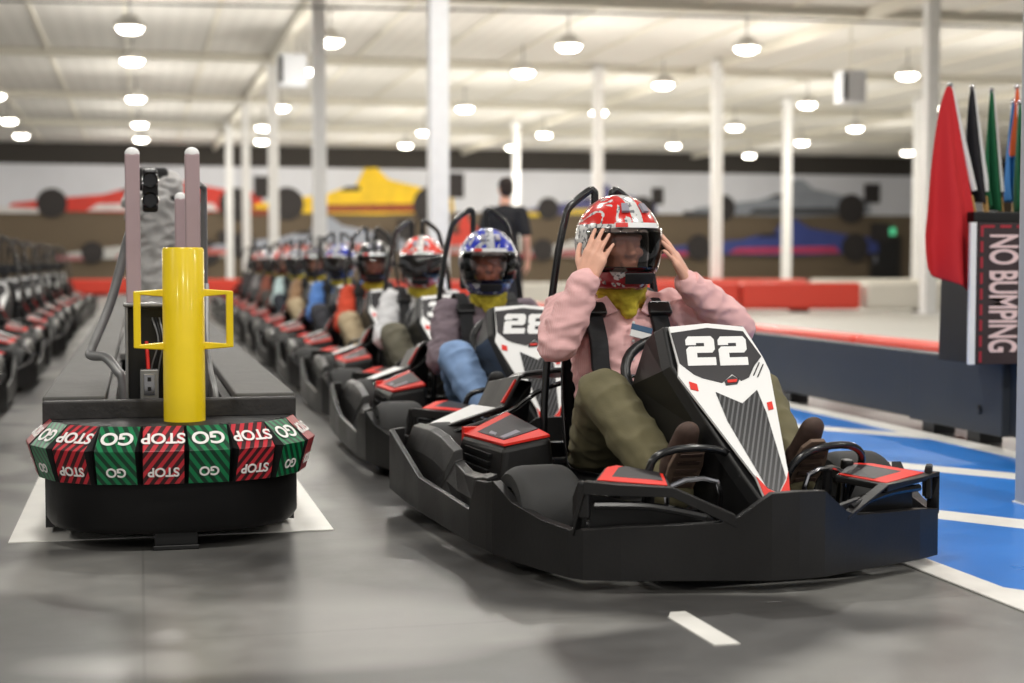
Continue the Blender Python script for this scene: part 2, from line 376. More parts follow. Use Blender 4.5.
# ================================================================== SETTING
def floor_mat():
    m = bpy.data.materials.new('floor_grey'); m.use_nodes = True; nt = m.node_tree; b = nt.nodes['Principled BSDF']; L = nt.links.new
    tc = nt.nodes.new('ShaderNodeTexCoord')
    n = nt.nodes.new('ShaderNodeTexNoise'); n.inputs['Scale'].default_value = .75; n.inputs['Detail'].default_value = 2; n.inputs['Roughness'].default_value = .4; n.inputs['Distortion'].default_value = .8
    L(tc.outputs['Object'], n.inputs['Vector'])
    r = nt.nodes.new('ShaderNodeValToRGB'); e = r.color_ramp.elements
    e[0].position = .455; e[0].color = lin((70, 69, 68)); e[1].position = .525; e[1].color = lin((122, 121, 118)); L(n.outputs['Fac'], r.inputs[0])
    n2 = nt.nodes.new('ShaderNodeTexNoise'); n2.inputs['Scale'].default_value = 6; n2.inputs['Detail'].default_value = 8; n2.inputs['Roughness'].default_value = .65; L(tc.outputs['Object'], n2.inputs['Vector'])
    h = nt.nodes.new('ShaderNodeMapRange'); h.inputs['From Min'].default_value = .3; h.inputs['From Max'].default_value = .7; h.inputs['To Min'].default_value = .8; h.inputs['To Max'].default_value = 1.14; L(n2.outputs['Fac'], h.inputs['Value'])
    mx = nt.nodes.new('ShaderNodeMix'); mx.data_type = 'RGBA'; mx.blend_type = 'MULTIPLY'; mx.inputs[0].default_value = 1
    L(r.outputs[0], mx.inputs[6]); L(h.outputs[0], mx.inputs[7])
    # sheet joints
    br = nt.nodes.new('ShaderNodeTexBrick'); br.offset = 0; br.inputs['Scale'].default_value = 1; br.inputs['Mortar Size'].default_value = .004; br.inputs['Brick Width'].default_value = 2.44; br.inputs['Row Height'].default_value = 1.22
    br.inputs['Color1'].default_value = br.inputs['Color2'].default_value = (1, 1, 1, 1); br.inputs['Mortar'].default_value = (.8, .8, .8, 1); L(tc.outputs['Object'], br.inputs['Vector'])
    m2 = nt.nodes.new('ShaderNodeMix'); m2.data_type = 'RGBA'; m2.blend_type = 'MULTIPLY'; m2.inputs[0].default_value = 1
    L(mx.outputs[2], m2.inputs[6]); L(br.outputs['Color'], m2.inputs[7]); last = m2
    # pale worn spots
    n3 = nt.nodes.new('ShaderNodeTexNoise'); n3.inputs['Scale'].default_value = 28; n3.inputs['Detail'].default_value = 6; L(tc.outputs['Object'], n3.inputs['Vector'])
    for cx, cy, rx, ry, amt in ((1.27, 3.83, .16, .10, .55), (.05, 4.43, .30, .10, .5), (.03, 4.0, .13, .05, .45), (.9, 2.9, .3, .12, .25)):
        sb = nt.nodes.new('ShaderNodeVectorMath'); sb.operation = 'SUBTRACT'; sb.inputs[1].default_value = (cx - 10, cy - 30, 0); L(tc.outputs['Object'], sb.inputs[0])
        sc = nt.nodes.new('ShaderNodeVectorMath'); sc.operation = 'MULTIPLY'; sc.inputs[1].default_value = (1 / rx, 1 / ry, 0); L(sb.outputs[0], sc.inputs[0])
        ln = nt.nodes.new('ShaderNodeVectorMath'); ln.operation = 'LENGTH'; L(sc.outputs[0], ln.inputs[0])
        ad = nt.nodes.new('ShaderNodeMath'); ad.operation = 'ADD'; L(ln.outputs['Value'], ad.inputs[0]); L(n3.outputs['Fac'], ad.inputs[1])
        mr = nt.nodes.new('ShaderNodeMapRange'); mr.inputs['From Min'].default_value = 1.25; mr.inputs['From Max'].default_value = .9; mr.inputs['To Min'].default_value = 0; mr.inputs['To Max'].default_value = amt; L(ad.outputs[0], mr.inputs['Value'])
        m3 = nt.nodes.new('ShaderNodeMix'); m3.data_type = 'RGBA'; L(mr.outputs[0], m3.inputs[0]); L(last.outputs[2], m3.inputs[6]); m3.inputs[7].default_value = lin((150, 148, 144)); last = m3
    L(last.outputs[2], b.inputs['Base Color'])
    r2 = nt.nodes.new('ShaderNodeMapRange'); r2.inputs['To Min'].default_value = .26; r2.inputs['To Max'].default_value = .46; L(n2.outputs['Fac'], r2.inputs['Value']); L(r2.outputs[0], b.inputs['Roughness'])
    return m
M['floor'] = floor_mat()
o = struct(MB().box((10, 30, -.05), (90, 90, .1)).build('floor', M['floor']))
# pale track surface beyond the low wall
o = struct(MB().box((23, 33.5, .001), (36.6, 59, .002)).build('trim_1', mat('track_pale', (196, 194, 188), .6, var=.08, vscale=.5)))
# ceiling with purlins and girders
struct(MB().box((10, 27, 5.5), (90, 74, .12)).build('ceiling', stripes_mat('roof_deck', (224, 222, 217), (219, 217, 212), 3.2, .85, (1, 0, 0))))
g = 0
for y in [8.5, 17.2, 26, 34.8, 43.5, 52.2]:
    g += 1; struct(MB().box((10, y, 5.36), (88, .12, .16)).box((10, y, 5.28), (88, .2, .02)).build('trim_%d' % (g + 1), M['joist']))
for x in (-8.6, 2.9, 12.8, 22.7):
    g += 1; struct(MB().box((x, 27, 5.33), (.12, 70, .2)).build('trim_%d' % (g + 1), M['joist']))
mb = MB()
for k in range(38): mb.box((-20 + k * 1.65, 30, 5.42), (.07, 63, .05))
struct(mb.build('trim_%d' % (g + 2), M['joist']))
# end wall: brown below, pale band behind the mural, dark band above
struct(MB().box((12, 62.15, 2.75), (80, .2, 5.5)).build('wall_back', M['brown']))
struct(MB().box((12, 62.0, 5.02), (80, .12, .95)).build('trim_%d' % (g + 3), M['band']))
# door and exit light in the end wall
d = struct(MB().box((31.6, 62.0, .95), (1.3, .1, 1.9)).build('door_1', mat('door_dark', (34, 33, 32), .4)))
MB().box((30.9, 62.0, .97), (.1, .14, 1.94)).box((32.3, 62.0, .97), (.1, .14, 1.94)).box((31.6, 62.0, 1.95), (1.5, .14, .1)).build('door_frame', mat('door_frame', (60, 54, 48), .5), d)
MB().box((31.1, 61.92, 1.0), (.05, .08, .3)).build('door_handle', M['chrome'], d)
# painted floor: blue hatch zone with white lines
paint_w = mat('floor_white', (228, 226, 220), .35, var=.06, vscale=8)
paint_b = mat('floor_blue', (34, 118, 204), .32, var=.04, vscale=3)
struct(MB().box((3.05, 9.5, .002), (1.75, 14, .004)).build('trim_20', paint_b), 'blue painted hatch zone')
mb = MB()
mb.box((2.2, 9.4, .004), (.1, 14.2, .004))
struct(mb.build('trim_21', paint_w))
struct(MB().box((3.86, 9.4, .0045), (.14, 14.2, .004)).build('trim_22', paint_w))
for i in range(9):
    t = 4.99 + 1.1 * (i - 1)
    x0, x1 = 2.25, 3.8
    y0, y1 = (t - .81 * x0) / .58, (t - .81 * x1) / .58
    wd = .15
    struct(MB().add([(x0, y0 - wd, .005), (x0, y0 + wd, .005), (x1, y1 + wd, .005), (x1, y1 - wd, .005), (x0, y0 - wd, .001), (x0, y0 + wd, .001), (x1, y1 + wd, .001), (x1, y1 - wd, .001)],
        [(0, 3, 2, 1), (0, 1, 5, 4), (2, 3, 7, 6), (1, 2, 6, 5), (3, 0, 4, 7)]).build('trim_%d' % (23 + i), paint_w))
struct(MB().poly([(1.262, 3.60), (1.285, 3.65), (1.325, 3.65), (1.335, 3.31), (1.272, 3.31)], .003, (0, 0, .003), (1, 0, 0), (0, 1, 0)).build('trim_40', paint_w), 'short white grid dash on the floor')
struct(MB().box((.1, 8.6, .0015), (1.02, 7.1, .003)).build('trim_41', paint_w), 'white painted strip under the lane divider')

# ================================================================== KART
def K(s, t, z): return V((s, t - 1.0, z))
def Kp(L): return [K(*p) for p in L]
FR = (0.03, .6, .685)
PT, PB = V((.03, .60, .684)), V((.03, .125, .215))      # top and bottom of the number panel
def panel_pt(x, y, lift=0):
    """template of the number panel (units of its own artwork) -> kart coordinates"""
    q = (y - 30) / 650.0; xc = 160 + (y - 30) * .43
    p = PT.lerp(PB, q) + V(((x - xc) * .00086 * (1 - .09 * q), 0, 0))
    n = V((1, 0, 0)).cross(PT - PB).normalized()
    n = V((0, -.70, .71)) if n.y > 0 else n
    p = p + n * lift
    return K(p.x, p.y, p.z)
def panel_poly(mb, pts, lift, th=.002, holes=()):
    a = panel_pt(160, 30, lift); ex = V((1, 0, 0)); ey = (panel_pt(160, 30) - panel_pt(440, 680)); ey.x = 0; ey.normalize()
    def to2(p): d = panel_pt(p[0], p[1], lift) - a; return (d.dot(ex), d.dot(ey))
    mb.poly([to2(p) for p in pts], th, a, ex, ey, [[to2(p) for p in h] for h in holes])
def tyre(mb, c, r, w):
    rr = .04
    mb.lathe([(r * .55, -w / 2 + .012), (r * .6, -w / 2), (r * .85, -w / 2 - .002), (r - .012, -w / 2 + .008), (r - .003, -w / 2 + .025), (r, -w / 4), (r, w / 4), (r - .003, w / 2 - .025), (r - .012, w / 2 - .008), (r * .85, w / 2 + .002), (r * .6, w / 2), (r * .55, w / 2 - .012)], c, 'x', 36)
def rimmesh(mb, c, r, w):
    mb.lathe([(.02, -w / 2 + .03), (r * .2, -w / 2 + .02), (r * .42, -w / 2 + .05), (r * .52, -w / 2 + .012), (r * .58, -w / 2 + .008), (r * .58, w / 2 - .008), (r * .52, w / 2 - .012), (r * .42, w / 2 - .05), (r * .2, w / 2 - .02), (.02, w / 2 - .03)], c, 'x', 28)
def mir(L, c=0): return [(-a[0] + 2 * c,) + tuple(a[1:]) for a in L]
def sd(L): return [(s, t - 1.0, a, b) for s, t, a, b in L]
def ribbon(mb, pts, wid, th, side=(1, 0, 0)):
    pts = [V(p) for p in pts]; rr = []
    for i, p in enumerate(pts):
        t = (pts[min(i + 1, len(pts) - 1)] - pts[max(i - 1, 0)]).normalized(); x = V(side); x = (x - t * x.dot(t)).normalized(); n = x.cross(t)
        rr.append([p - x * wid / 2 - n * th / 2, p + x * wid / 2 - n * th / 2, p + x * wid / 2 + n * th / 2, p - x * wid / 2 + n * th / 2])
    mb.rings(rr)
def make_kart():
    r = thing('racing_kart', 'x', 'kart')
    pl, dk = M['plastic'], M['plastic_dk']
    # front bumper: wrap-round wall with a notched top and two slotted arches
    half = [(-.655, .56, .045, .255), (-.63, .47, .04, .205), (-.59, .34, .035, .175), (-.555, .22, .035, .165), (-.53, .175, .035, .17), (-.44, .13, .035, .18), (-.30, .085, .035, .185), (-.19, .05, .035, .19), (-.145, .035, .035, .205), (-.06, .005, .035, .268)]
    path = half + [(.02, 0, .035, .27)] + mir(half[::-1], .02)
    fine = []
    mb = MB(); mb.strip(sd(path), .03)
    arch = [(-.55, .20, .15, .20), (-.53, .17, .265, .30), (-.45, .135, .262, .292), (-.31, .088, .258, .284), (-.15, .035, .178, .21)]
    mb.strip(sd(arch), .035); mb.strip(sd([(a, b, c, d - .022) for a, b, c, d in mir(arch, .02)][::-1]), .035)
    for s in (-1, 1): mb.strip(sd([(s * .50, .2, .05, .26), (s * .2, .12, .05, .2)][::1 if s < 0 else -1]), .02)   # back of the slots
    mb.build('front_bumper', pl, r, .007, 2)
    for s in (-1, 1):
        MB().tube(smooth_path(Kp([(s * .50, .17, .235), (s * .36, .12, .232), (s * .22, .07, .205)])), .011).build('bumper_bar', M['steel'], r, smooth=True)
        # upper fender plate behind the arch and its sticker
        q = [(-.50, .175, .298), (-.31, .095, .284), (-.245, .27, .292), (-.36, .36, .312), (-.405, .33, .312)]
        if s > 0: q = [(a, b, c - .025) for a, b, c in mir(q, .02)[::-1]]
        mb = MB(); P = Kp(q); mb.add(P + [p - V((0, 0, .02)) for p in P], [(0, 1, 2, 3, 4), (9, 8, 7, 6, 5)] + [(i, i + 5, (i + 1) % 5 + 5, (i + 1) % 5) for i in range(5)])
        if s < 0: mb.tube(Kp([(-.37, .34, .3), (-.36, .38, .08)]), .02); mb.tube(Kp([(-.28, .3, .285), (-.28, .32, .08)]), .016)
        else: mb.tube(Kp([(.37, .34, .3), (.36, .38, .08)]), .02); mb.tube(Kp([(.28, .3, .285), (.28, .32, .08)]), .016)
        f = mb.build('fender', pl, r, .005)
        c = sum((p for p in P), V()) / 5
        rd = MB(); Q = [c + (p - c) * .9 + V((0, 0, .003)) for p in P]; rd.add(Q + [p - V((0, 0, .002)) for p in Q], [(0, 1, 2, 3, 4), (9, 8, 7, 6, 5)] + [(i, i + 5, (i + 1) % 5 + 5, (i + 1) % 5) for i in range(5)])
        rd.m(1); Q2 = [c + (p - c) * .66 + V((-s * .022, .014, .0045)) for p in P]; rd.add(Q2, [(0, 1, 2, 3, 4)])
        rd.build('sticker', [M['orange_red'], M['dkdecal']], f)
        fin = MB(); fin.strip(sd([(s * .555 + .01, .22, .2, .25), (s * .55 + .01, .19, .2, .30), (s * .53 + .01, .165, .2, .295)][::1 if s < 0 else -1]), .02); fin.build('bumper_fin', pl, r, .005)
    # side pods
    for s in (-1, 1):
        st = [(-.655, .56, .045, .255), (-.66, .61, .045, .245), (-.665, .69, .045, .24), (-.668, .75, .045, .145), (-.668, 1.0, .05, .155), (-.668, 1.31, .055, .168), (-.665, 1.5, .06, .222), (-.655, 1.74, .07, .283), (-.60, 1.78, .07, .285)]
        mb = MB(); mb.strip(sd((mir(st) if s > 0 else st[::-1])), .02)
        ins = [(.64, .246), (.69, .243), (.80, .225), (1.02, .205), (1.225, .214), (1.235, .250), (1.39, .28), (1.52, .291), (1.74, .285)]
        grid = []
        for t, z in ins:
            si = -.555 if t > 1.2 else -.555 - .098 * (1.2 - t) / .6; si = max(si, -.632)
            grid.append([K(s * .638, t, .09), K(s * (.638 - (.655 + si) * .3), t, .11), K(s * (.655 - (.655 + si) * .7), t, z * .75), K(s * -si, t, z), K(s * -(si + .02), t, z + .004)])
        if s > 0: grid = grid[::-1]
        mb.sheet(grid, .014)
        mb.build('side_pod', pl, r, .005, 2)
    MB().strip(sd([(.59, 1.77, .08, .26), (.4, 1.85, .08, .2), (-.4, 1.85, .08, .2), (-.59, 1.77, .08, .26)]), -.03).build('rear_bumper', pl, r, .008)
    MB().box(K(0, .8, .05), (.62, 1.36, .02)).build('floor_tray', dk, r, .005)
    fr = MB()
    for s in (-1, 1):
        fr.tube(smooth_path(Kp([(s * .22, .12, .08), (s * .3, .5, .08), (s * .3, 1.3, .08), (s * .26, 1.8, .09)])), .016)
        fr.tube(Kp([(s * .25, .52, .14), (s * .44, .52, .15)]), .014)
        fr.tube(Kp([(s * .1, .75, .08), (s * .05, .72, .35)]), .012)
    fr.tube(Kp([(-.44, 1.64, .15), (.44, 1.64, .15)]), .02).tube(Kp([(-.3, .5, .08), (.3, .5, .08)]), .016)
    fr.build('chassis_frame', M['steel'], r, smooth=True)
    for s in (-1, 1):
        for (x, t, rad, wd) in ((.515, .55, .148, .185), (.44, 1.66, .155, .2)):
            mb = MB(); tyre(mb, K(s * x, t, rad), rad, wd); wh = mb.build('tyre', M['rubber'], r, smooth=True)
            mb = MB(); rimmesh(mb, K(s * x, t, rad), rad, wd); mb.build('wheel_rim', M['rim'], wh, smooth=True)
    # ribbed battery boxes with stickers
    for s in (-1, 1):
        b = [(-.50, .98, .08), (-.29, .98, .08), (-.28, 1.5, .08), (-.50, 1.5, .08), (-.472, 1.0, .294), (-.31, 1.0, .320), (-.30, 1.47, .352), (-.478, 1.44, .282)]
        if s > 0: b = mir(b); b = [b[i] for i in (1, 0, 3, 2, 5, 4, 7, 6)]
        box = MB().hexa(Kp(b)).build('battery_box', pl, r, .018, 3)
        vt = MB()
        for k in range(6): vt.box(K(s * (-.5 + .0165 + .003 * k * 1.15 - .016), 1.24, .125 + .026 * k), (.012, .27, .011))
        vt.build('vent_slats', dk, box)
        A, B, Cc, D = (V(K(s * a, t, z)) for a, t, z in ((-.470, 1.008, .295), (-.315, 1.008, .320), (-.306, 1.462, .351), (-.472, 1.435, .284)))
        def pt(u, v, h): return A.lerp(D, u).lerp(B.lerp(Cc, u), v) + V((0, 0, .009 + h))
        st = MB()
        def patch(us, vs, h):
            g = [[pt(us[0] + (us[1] - us[0]) * i / 6 + sk * (j / 6 - .5), vs[0] + (vs[1] - vs[0]) * j / 6, h) for j in range(7)] for i in range(7)]
            st.sheet(g if s < 0 else g[::-1], .008)
        sk = 0; patch((0, 1), (0, 1), 0)
        sk = .06; st.m(1); patch((.2, .84), (.16, .98), .0025)
        st.m(2); patch((.24, .34), (.2, .62), .0045); patch((.45, .6), (.2, .3), .0045)
        st.m(0); st.box(pt(1.02, .3, -.035), (.09, .03, .07))
        st.build('sticker', [M['orange_red'], M['dkdecal'], M['silver']], box)
    # raised cowl behind the seat
    prof = [(-.49, .285, 1.62), (-.29, .365, 1.52), (-.235, .475, 1.50), (-.12, .49, 1.48), (0, .492, 1.47)]
    prof = prof + mir(prof[:-1])[::-1]
    grid = [[K(s, t0 + (1.86 - t0) * k / 3, z - .05 * k / 3 * (1 if abs(s) < .3 else .3)) for s, z, t0 in prof] for k in range(4)]
    cw = MB().sheet(grid, .012).build('rear_cowl', pl, r, .003)
    for s in (-1, 1):
        dec = MB()
        q = [K(s * .475, 1.65, .295), K(s * .315, 1.56, .36), K(s * .315, 1.83, .348), K(s * .475, 1.83, .285)]
        q = [p + V((0, 0, .006)) for p in q]; dec.m(0); dec.add(q + [p - V((0, 0, .004)) for p in q], [(0, 1, 2, 3), (7, 6, 5, 4), (0, 4, 5, 1), (1, 5, 6, 2), (2, 6, 7, 3), (3, 7, 4, 0)])
        dec.m(1); q2 = [K(s * .292, 1.53, .38), K(s * .25, 1.515, .46), K(s * .25, 1.532, .456), K(s * .292, 1.555, .376)]
        q2 = [p + V((s * .006, 0, .008)) for p in q2]; dec.add(q2 + [p - V((s * .006, 0, .004)) for p in q2], [(0, 1, 2, 3), (7, 6, 5, 4), (0, 4, 5, 1), (1, 5, 6, 2), (2, 6, 7, 3), (3, 7, 4, 0)])
        dec.build('sticker', [M['white'], M['orange_red']], cw)
    MB().sheet([[K(x, t, z + .008 - .05 * (t - 1.5) / .36) for x, z in ((-.24, .468), (-.225, .48), (-.12, .49), (0, .493), (.12, .49), (.225, .48), (.24, .468))] for t in (1.49, 1.56, 1.63)], .008).build('cowl_sheen', M['cap'], cw, .002)  # pale sheet painting the roof's reflection onto the black cowl top
    for s in (-1, 1):
        MB().tube(smooth_path(Kp([(s * .49, 1.60, .27), (s * .30, 1.49, .35), (s * .21, 1.43, .425), (s * .12, 1.41, .46)]), 3), .009).build('cowl_rail', M['steel'], r, smooth=True)
        MB().hexa(Kp([(s * .28, 1.6, .1), (s * .28, 1.75, .1), (s * .2, 1.75, .1), (s * .2, 1.6, .1), (s * .27, 1.52, .36), (s * .27, 1.75, .36), (s * .19, 1.75, .46), (s * .19, 1.52, .46)])).build('cowl_support', dk, r, .006)
    # seat shell
    sp = [(.96, .15, .18, .05, 0), (1.02, .12, .2, .09, .1), (1.12, .105, .21, .12, .2), (1.24, .12, .215, .15, .5), (1.32, .2, .215, .16, .85), (1.36, .34, .215, .15, 1), (1.385, .5, .2, .11, 1), (1.40, .62, .17, .07, 1), (1.41, .70, .13, .03, 1)]
    grid = []
    for t, z, hw, lip, b in sp:
        row = []
        for k in range(11):
            u = -1 + k * .2; l = lip * abs(u) ** 2.6
            row.append(K(.02 + hw * sin(u * 1.35) / sin(1.35), t - l * b, z + l * (1 - b)))
        grid.append(row)
    MB().sheet(grid, .012).build('seat', M['seat'], r, sub=1)
    # split roll hoop, one bent tube each side
    for s in (-1, 1):
        c = .025
        MB().tube(smooth_path(Kp([(c + s * .235, 1.36, .12), (c + s * .225, 1.37, .4), (c + s * .195, 1.38, .75)]), 2)[:-1] + smooth_path(Kp([(c + s * .195, 1.38, .75), (c + s * .168, 1.385, .92), (c + s * .14, 1.39, 1.035)]), 2)[:-1] + smooth_path(Kp([(c + s * .14, 1.39, 1.035), (c + s * .125, 1.39, 1.07), (c + s * .06, 1.39, 1.122), (c + s * .036, 1.39, 1.124), (c + s * .032, 1.39, 1.07), (c + s * .034, 1.395, .7)]), 3), .0135, 10).build('roll_hoop', M['steel'], r, smooth=True)
    MB().box(K(.025, 1.37, .80), (.2, .05, .1)).build('headrest', M['strap'], r, .015, 3)
    # steering column and wheel
    MB().tube(Kp([(.02, .45, .2), (.02, .80, .56)]), .013).build('steering_column', M['steel'], r, smooth=True)
    ca, ux, uy = K(.005, .80, .525), V((1, 0, 0)), V((0, .5, .87))
    ring = []
    for k in range(28):
        a = 2 * pi * k / 28; rr = .145; y = sin(a) * .125; y = max(y, -.09); ring.append(ca + ux * cos(a) * rr + uy * y)
    wl = MB().tube(ring, .0165, 10, closed=True).build('steering_wheel', M['plastic_dk'], r, smooth=True)
    MB().tube([ca + ux * -.13, ca, ca + ux * .13], .012, flat=.5).tube([ca, ca + uy * -.09], .012, flat=.5).box(ca, (.08, .03, .06)).build('wheel_spokes', M['chrome'], wl, .003)
    # steering fairing
    ring = lambda L: [K(*p) for p in L]
    c = .03
    secs = [((.60, .69), .128, (.73, .64), .135), ((.50, .578), .147, (.76, .5), .17), ((.34, .42), .105, (.66, .32), .16), ((.21, .29), .062, (.48, .19), .12), ((.125, .215), .036, (.30, .12), .07)]
    rr = []
    for (t, z), h, (t2, z2), h2 in secs:
        rr.append([K(c - h2, t2, z2), K(c - h - .018, t + .045, z - .02), K(c - h - .004, t + .008, z - .002), K(c + h + .004, t + .008, z - .002), K(c + h + .018, t + .045, z - .02), K(c + h2, t2, z2)])
    fa = MB().rings(rr).build('steering_fairing', dk, r, .006, 2)
    pan = MB(); panel_poly(pan, [(20, 36), (165, 24), (308, 40), (385, 160), (412, 215), (472, 575), (476, 660), (460, 680), (400, 682), (380, 672), (345, 590), (58, 225), (58, 180)], .010, .008)
    pan = pan.build('number_panel', M['white'], fa)
    art = MB()
    panel_poly(art, [(28, 62), (165, 44), (305, 60), (378, 160), (350, 196), (330, 238), (300, 250), (264, 224), (226, 256), (150, 236), (118, 222), (62, 178)], .0125)   # number plate
    panel_poly(art, [(234, 250), (264, 230), (292, 246), (284, 262), (240, 266)], .0125)
    art.m(1); panel_poly(art, [(200, 290), (302, 334), (360, 286), (396, 372), (462, 600), (432, 648), (386, 628), (244, 395)], .0125)
    art.m(2); panel_poly(art, [(345, 588), (388, 632), (432, 652), (464, 606), (472, 580), (475, 660), (460, 679), (400, 681), (381, 671)], .0127)
    panel_poly(art, [(98, 248), (128, 258), (134, 284), (104, 276)], .0125); panel_poly(art, [(398, 334), (418, 330), (424, 358), (404, 362)], .0125)
    panel_poly(art, [(244, 248), (282, 246), (280, 256), (246, 258)], .0150)
    art.m(3)
    for i, x in enumerate((352, 368, 384)): panel_poly(art, [(x, 176 + 6 * i), (x + 4, 178 + 6 * i), (x - 18, 226 + 6 * i), (x - 23, 226 + 6 * i)], .0127)
    art.build('panel_artwork', [M['dkdecal'], M['carbon'], M['orange_red'], M['plastic']], pan)
    # pedals and foot hoops
    for pts in ([(-.29, .32, .12), (-.285, .3, .30), (-.24, .29, .352), (-.12, .28, .36), (-.03, .29, .33), (.02, .31, .25), (.03, .34, .12)], [(.13, .33, .14), (.16, .31, .28), (.23, .3, .338), (.36, .32, .345), (.425, .35, .30), (.40, .38, .2), (.37, .4, .1)]):
        MB().tube(smooth_path(Kp(pts), 4), .0115, 10).build('foot_hoop', M['steel'], r, smooth=True)
    for pts in ([(-.24, .27, .15), (-.235, .26, .262), (-.10, .25, .27), (-.085, .27, .15)], [(.19, .28, .15), (.2, .27, .272), (.32, .29, .275), (.33, .31, .15)]):
        MB().tube(smooth_path(Kp(pts), 3), .008, 8).build('pedal', M['chrome'], r, smooth=True)
    # harness
    for s in (-1, 1):
        c = .0 + s * .118
        hb = MB(); ribbon(hb, smooth_path(Kp([(c, 1.37, .76), (c, 1.27, .790), (c, 1.16, .742), (c, 1.088, .64), (c * .97, 1.068, .53), (.01 + c * .7, 1.05, .42), (.03 + c * .3, 1.03, .36)]), 4), .05, .008)
        h = hb.build('shoulder_belt', M['strap'], r)
        pad = MB(); ribbon(pad, smooth_path(Kp([(c, 1.135, .715), (c, 1.078, .62), (c, 1.060, .54), (.002 + c * .93, 1.055, .50)]), 4), .062, .018); pad.build('belt_pad', M['strap'], h, .004)
        MB().box(K(c, 1.128, .722), (.085, .05, .03), (R(50), 0, 0)).build('belt_clip', M['plastic_dk'], h, .006)
    MB().box(K(.05, 1.02, .375), (.06, .02, .05)).build('buckle', M['red'], r, .006)
    return r

# ================================================================== PEOPLE
def wrinkle(k=14, amp=.006, seed=0, fine=.0015):
    def f(p):
        q = V((p.x * k + seed, p.y * k, p.z * k * 1.5)); a = noise.noise(q); q2 = V((p.x * k * 2.7, p.y * k * 2.7 + seed, p.z * k * 4))
        return amp * (1 - 2 * abs(a)) * .8 + fine * 2 * noise.noise(q2)
    return f
def hand(mb, wr, d, nrm, thumb, curl=.2, spread=.1, sc=1.0):
    """palm and five fingers from the wrist; d finger direction, nrm back of the hand, thumb +1/-1 picks the thumb side"""
    wr, d = V(wr), V(d).normalized(); nrm = V(nrm); nrm = (nrm - d * nrm.dot(d)).normalized(); lat = d.cross(nrm) * thumb
    tips = []
    for k, (ln, r0) in enumerate(((.074, .0092), (.083, .0096), (.077, .0092), (.06, .0082))):
        kn = wr + d * (.086 - .003 * k - (.004 if k == 3 else 0)) * sc + lat * (.031 - .0205 * k) * sc + nrm * (.002 if k in (1, 2) else -.002)
        mb.cap(wr + lat * (.018 - .012 * k) * sc + d * .008, .0175 * sc, kn, .0125 * sc, n=10)
        fd = (d + lat * (1.5 - k) * spread).normalized(); p = kn; r = r0 * sc
        for j, fr in enumerate((.46, .30, .24)):
            c = curl * (1, 1.15, .8)[j] * (1 + .12 * (k - 1)); ax = nrm.cross(fd)
            fd = (fd * cos(c) - nrm * sin(c)).normalized(); nr = nrm
            nrm2 = (nrm * cos(c) + fd * sin(c)).normalized()
            q = p + fd * ln * fr * sc; mb.cap(p, r, q, r * .9, n=10); p = q; r *= .9
        tips.append(p)
    p = wr + d * .026 * sc + lat * .022 * sc; td = (d * .62 + lat * .75 - nrm * (.25 + curl * .3)).normalized(); r = .0145 * sc
    for ln, kk in ((.042, .12), (.034, -.25), (.027, -.2)):
        td = (td - lat * abs(kk) * (.9 if kk < 0 else -.1) + d * .1 - nrm * curl * .25).normalized(); q = p + td * ln * sc; mb.cap(p, r, q, r * .82, n=10); p = q; r *= .82
def head(mb, H, yaw=0):
    q = Euler((0, 0, yaw)).to_matrix(); P = lambda x, y, z: V(H) + q @ V((x, y, z))
    rot = (0, 0, yaw)
    mb.ell(P(0, .012, .03), (.075, .095, .09), rot).ell(P(0, -.02, -.035), (.06, .072, .085), rot).ell(P(0, -.055, -.095), (.032, .03, .025), rot)
    mb.cap(P(0, -.088, .012), .010, P(0, -.112, -.028), .014, n=10).ell(P(-.012, -.10, -.03), (.009, .01, .008)).ell(P(.012, -.10, -.03), (.009, .01, .008))
    mb.cap(P(-.04, -.078, .026), .012, P(-.008, -.088, .024), .011, n=10).cap(P(.04, -.078, .026), .012, P(.008, -.088, .024), .011, n=10)
    for s in (-1, 1):
        mb.ell(P(s * .042, -.066, -.025), (.02, .02, .018)).ell(P(s * .076, .012, -.005), (.01, .022, .032), (0, 0, yaw))
        mb.ell(P(s * .03, -.078, .004), (.017, .012, .008))
    mb.cap(P(-.022, -.088, -.058), .007, P(.022, -.088, -.058), .007, n=8).cap(P(-.018, -.086, -.07), .008, P(.018, -.086, -.07), .008, n=8)
    return P
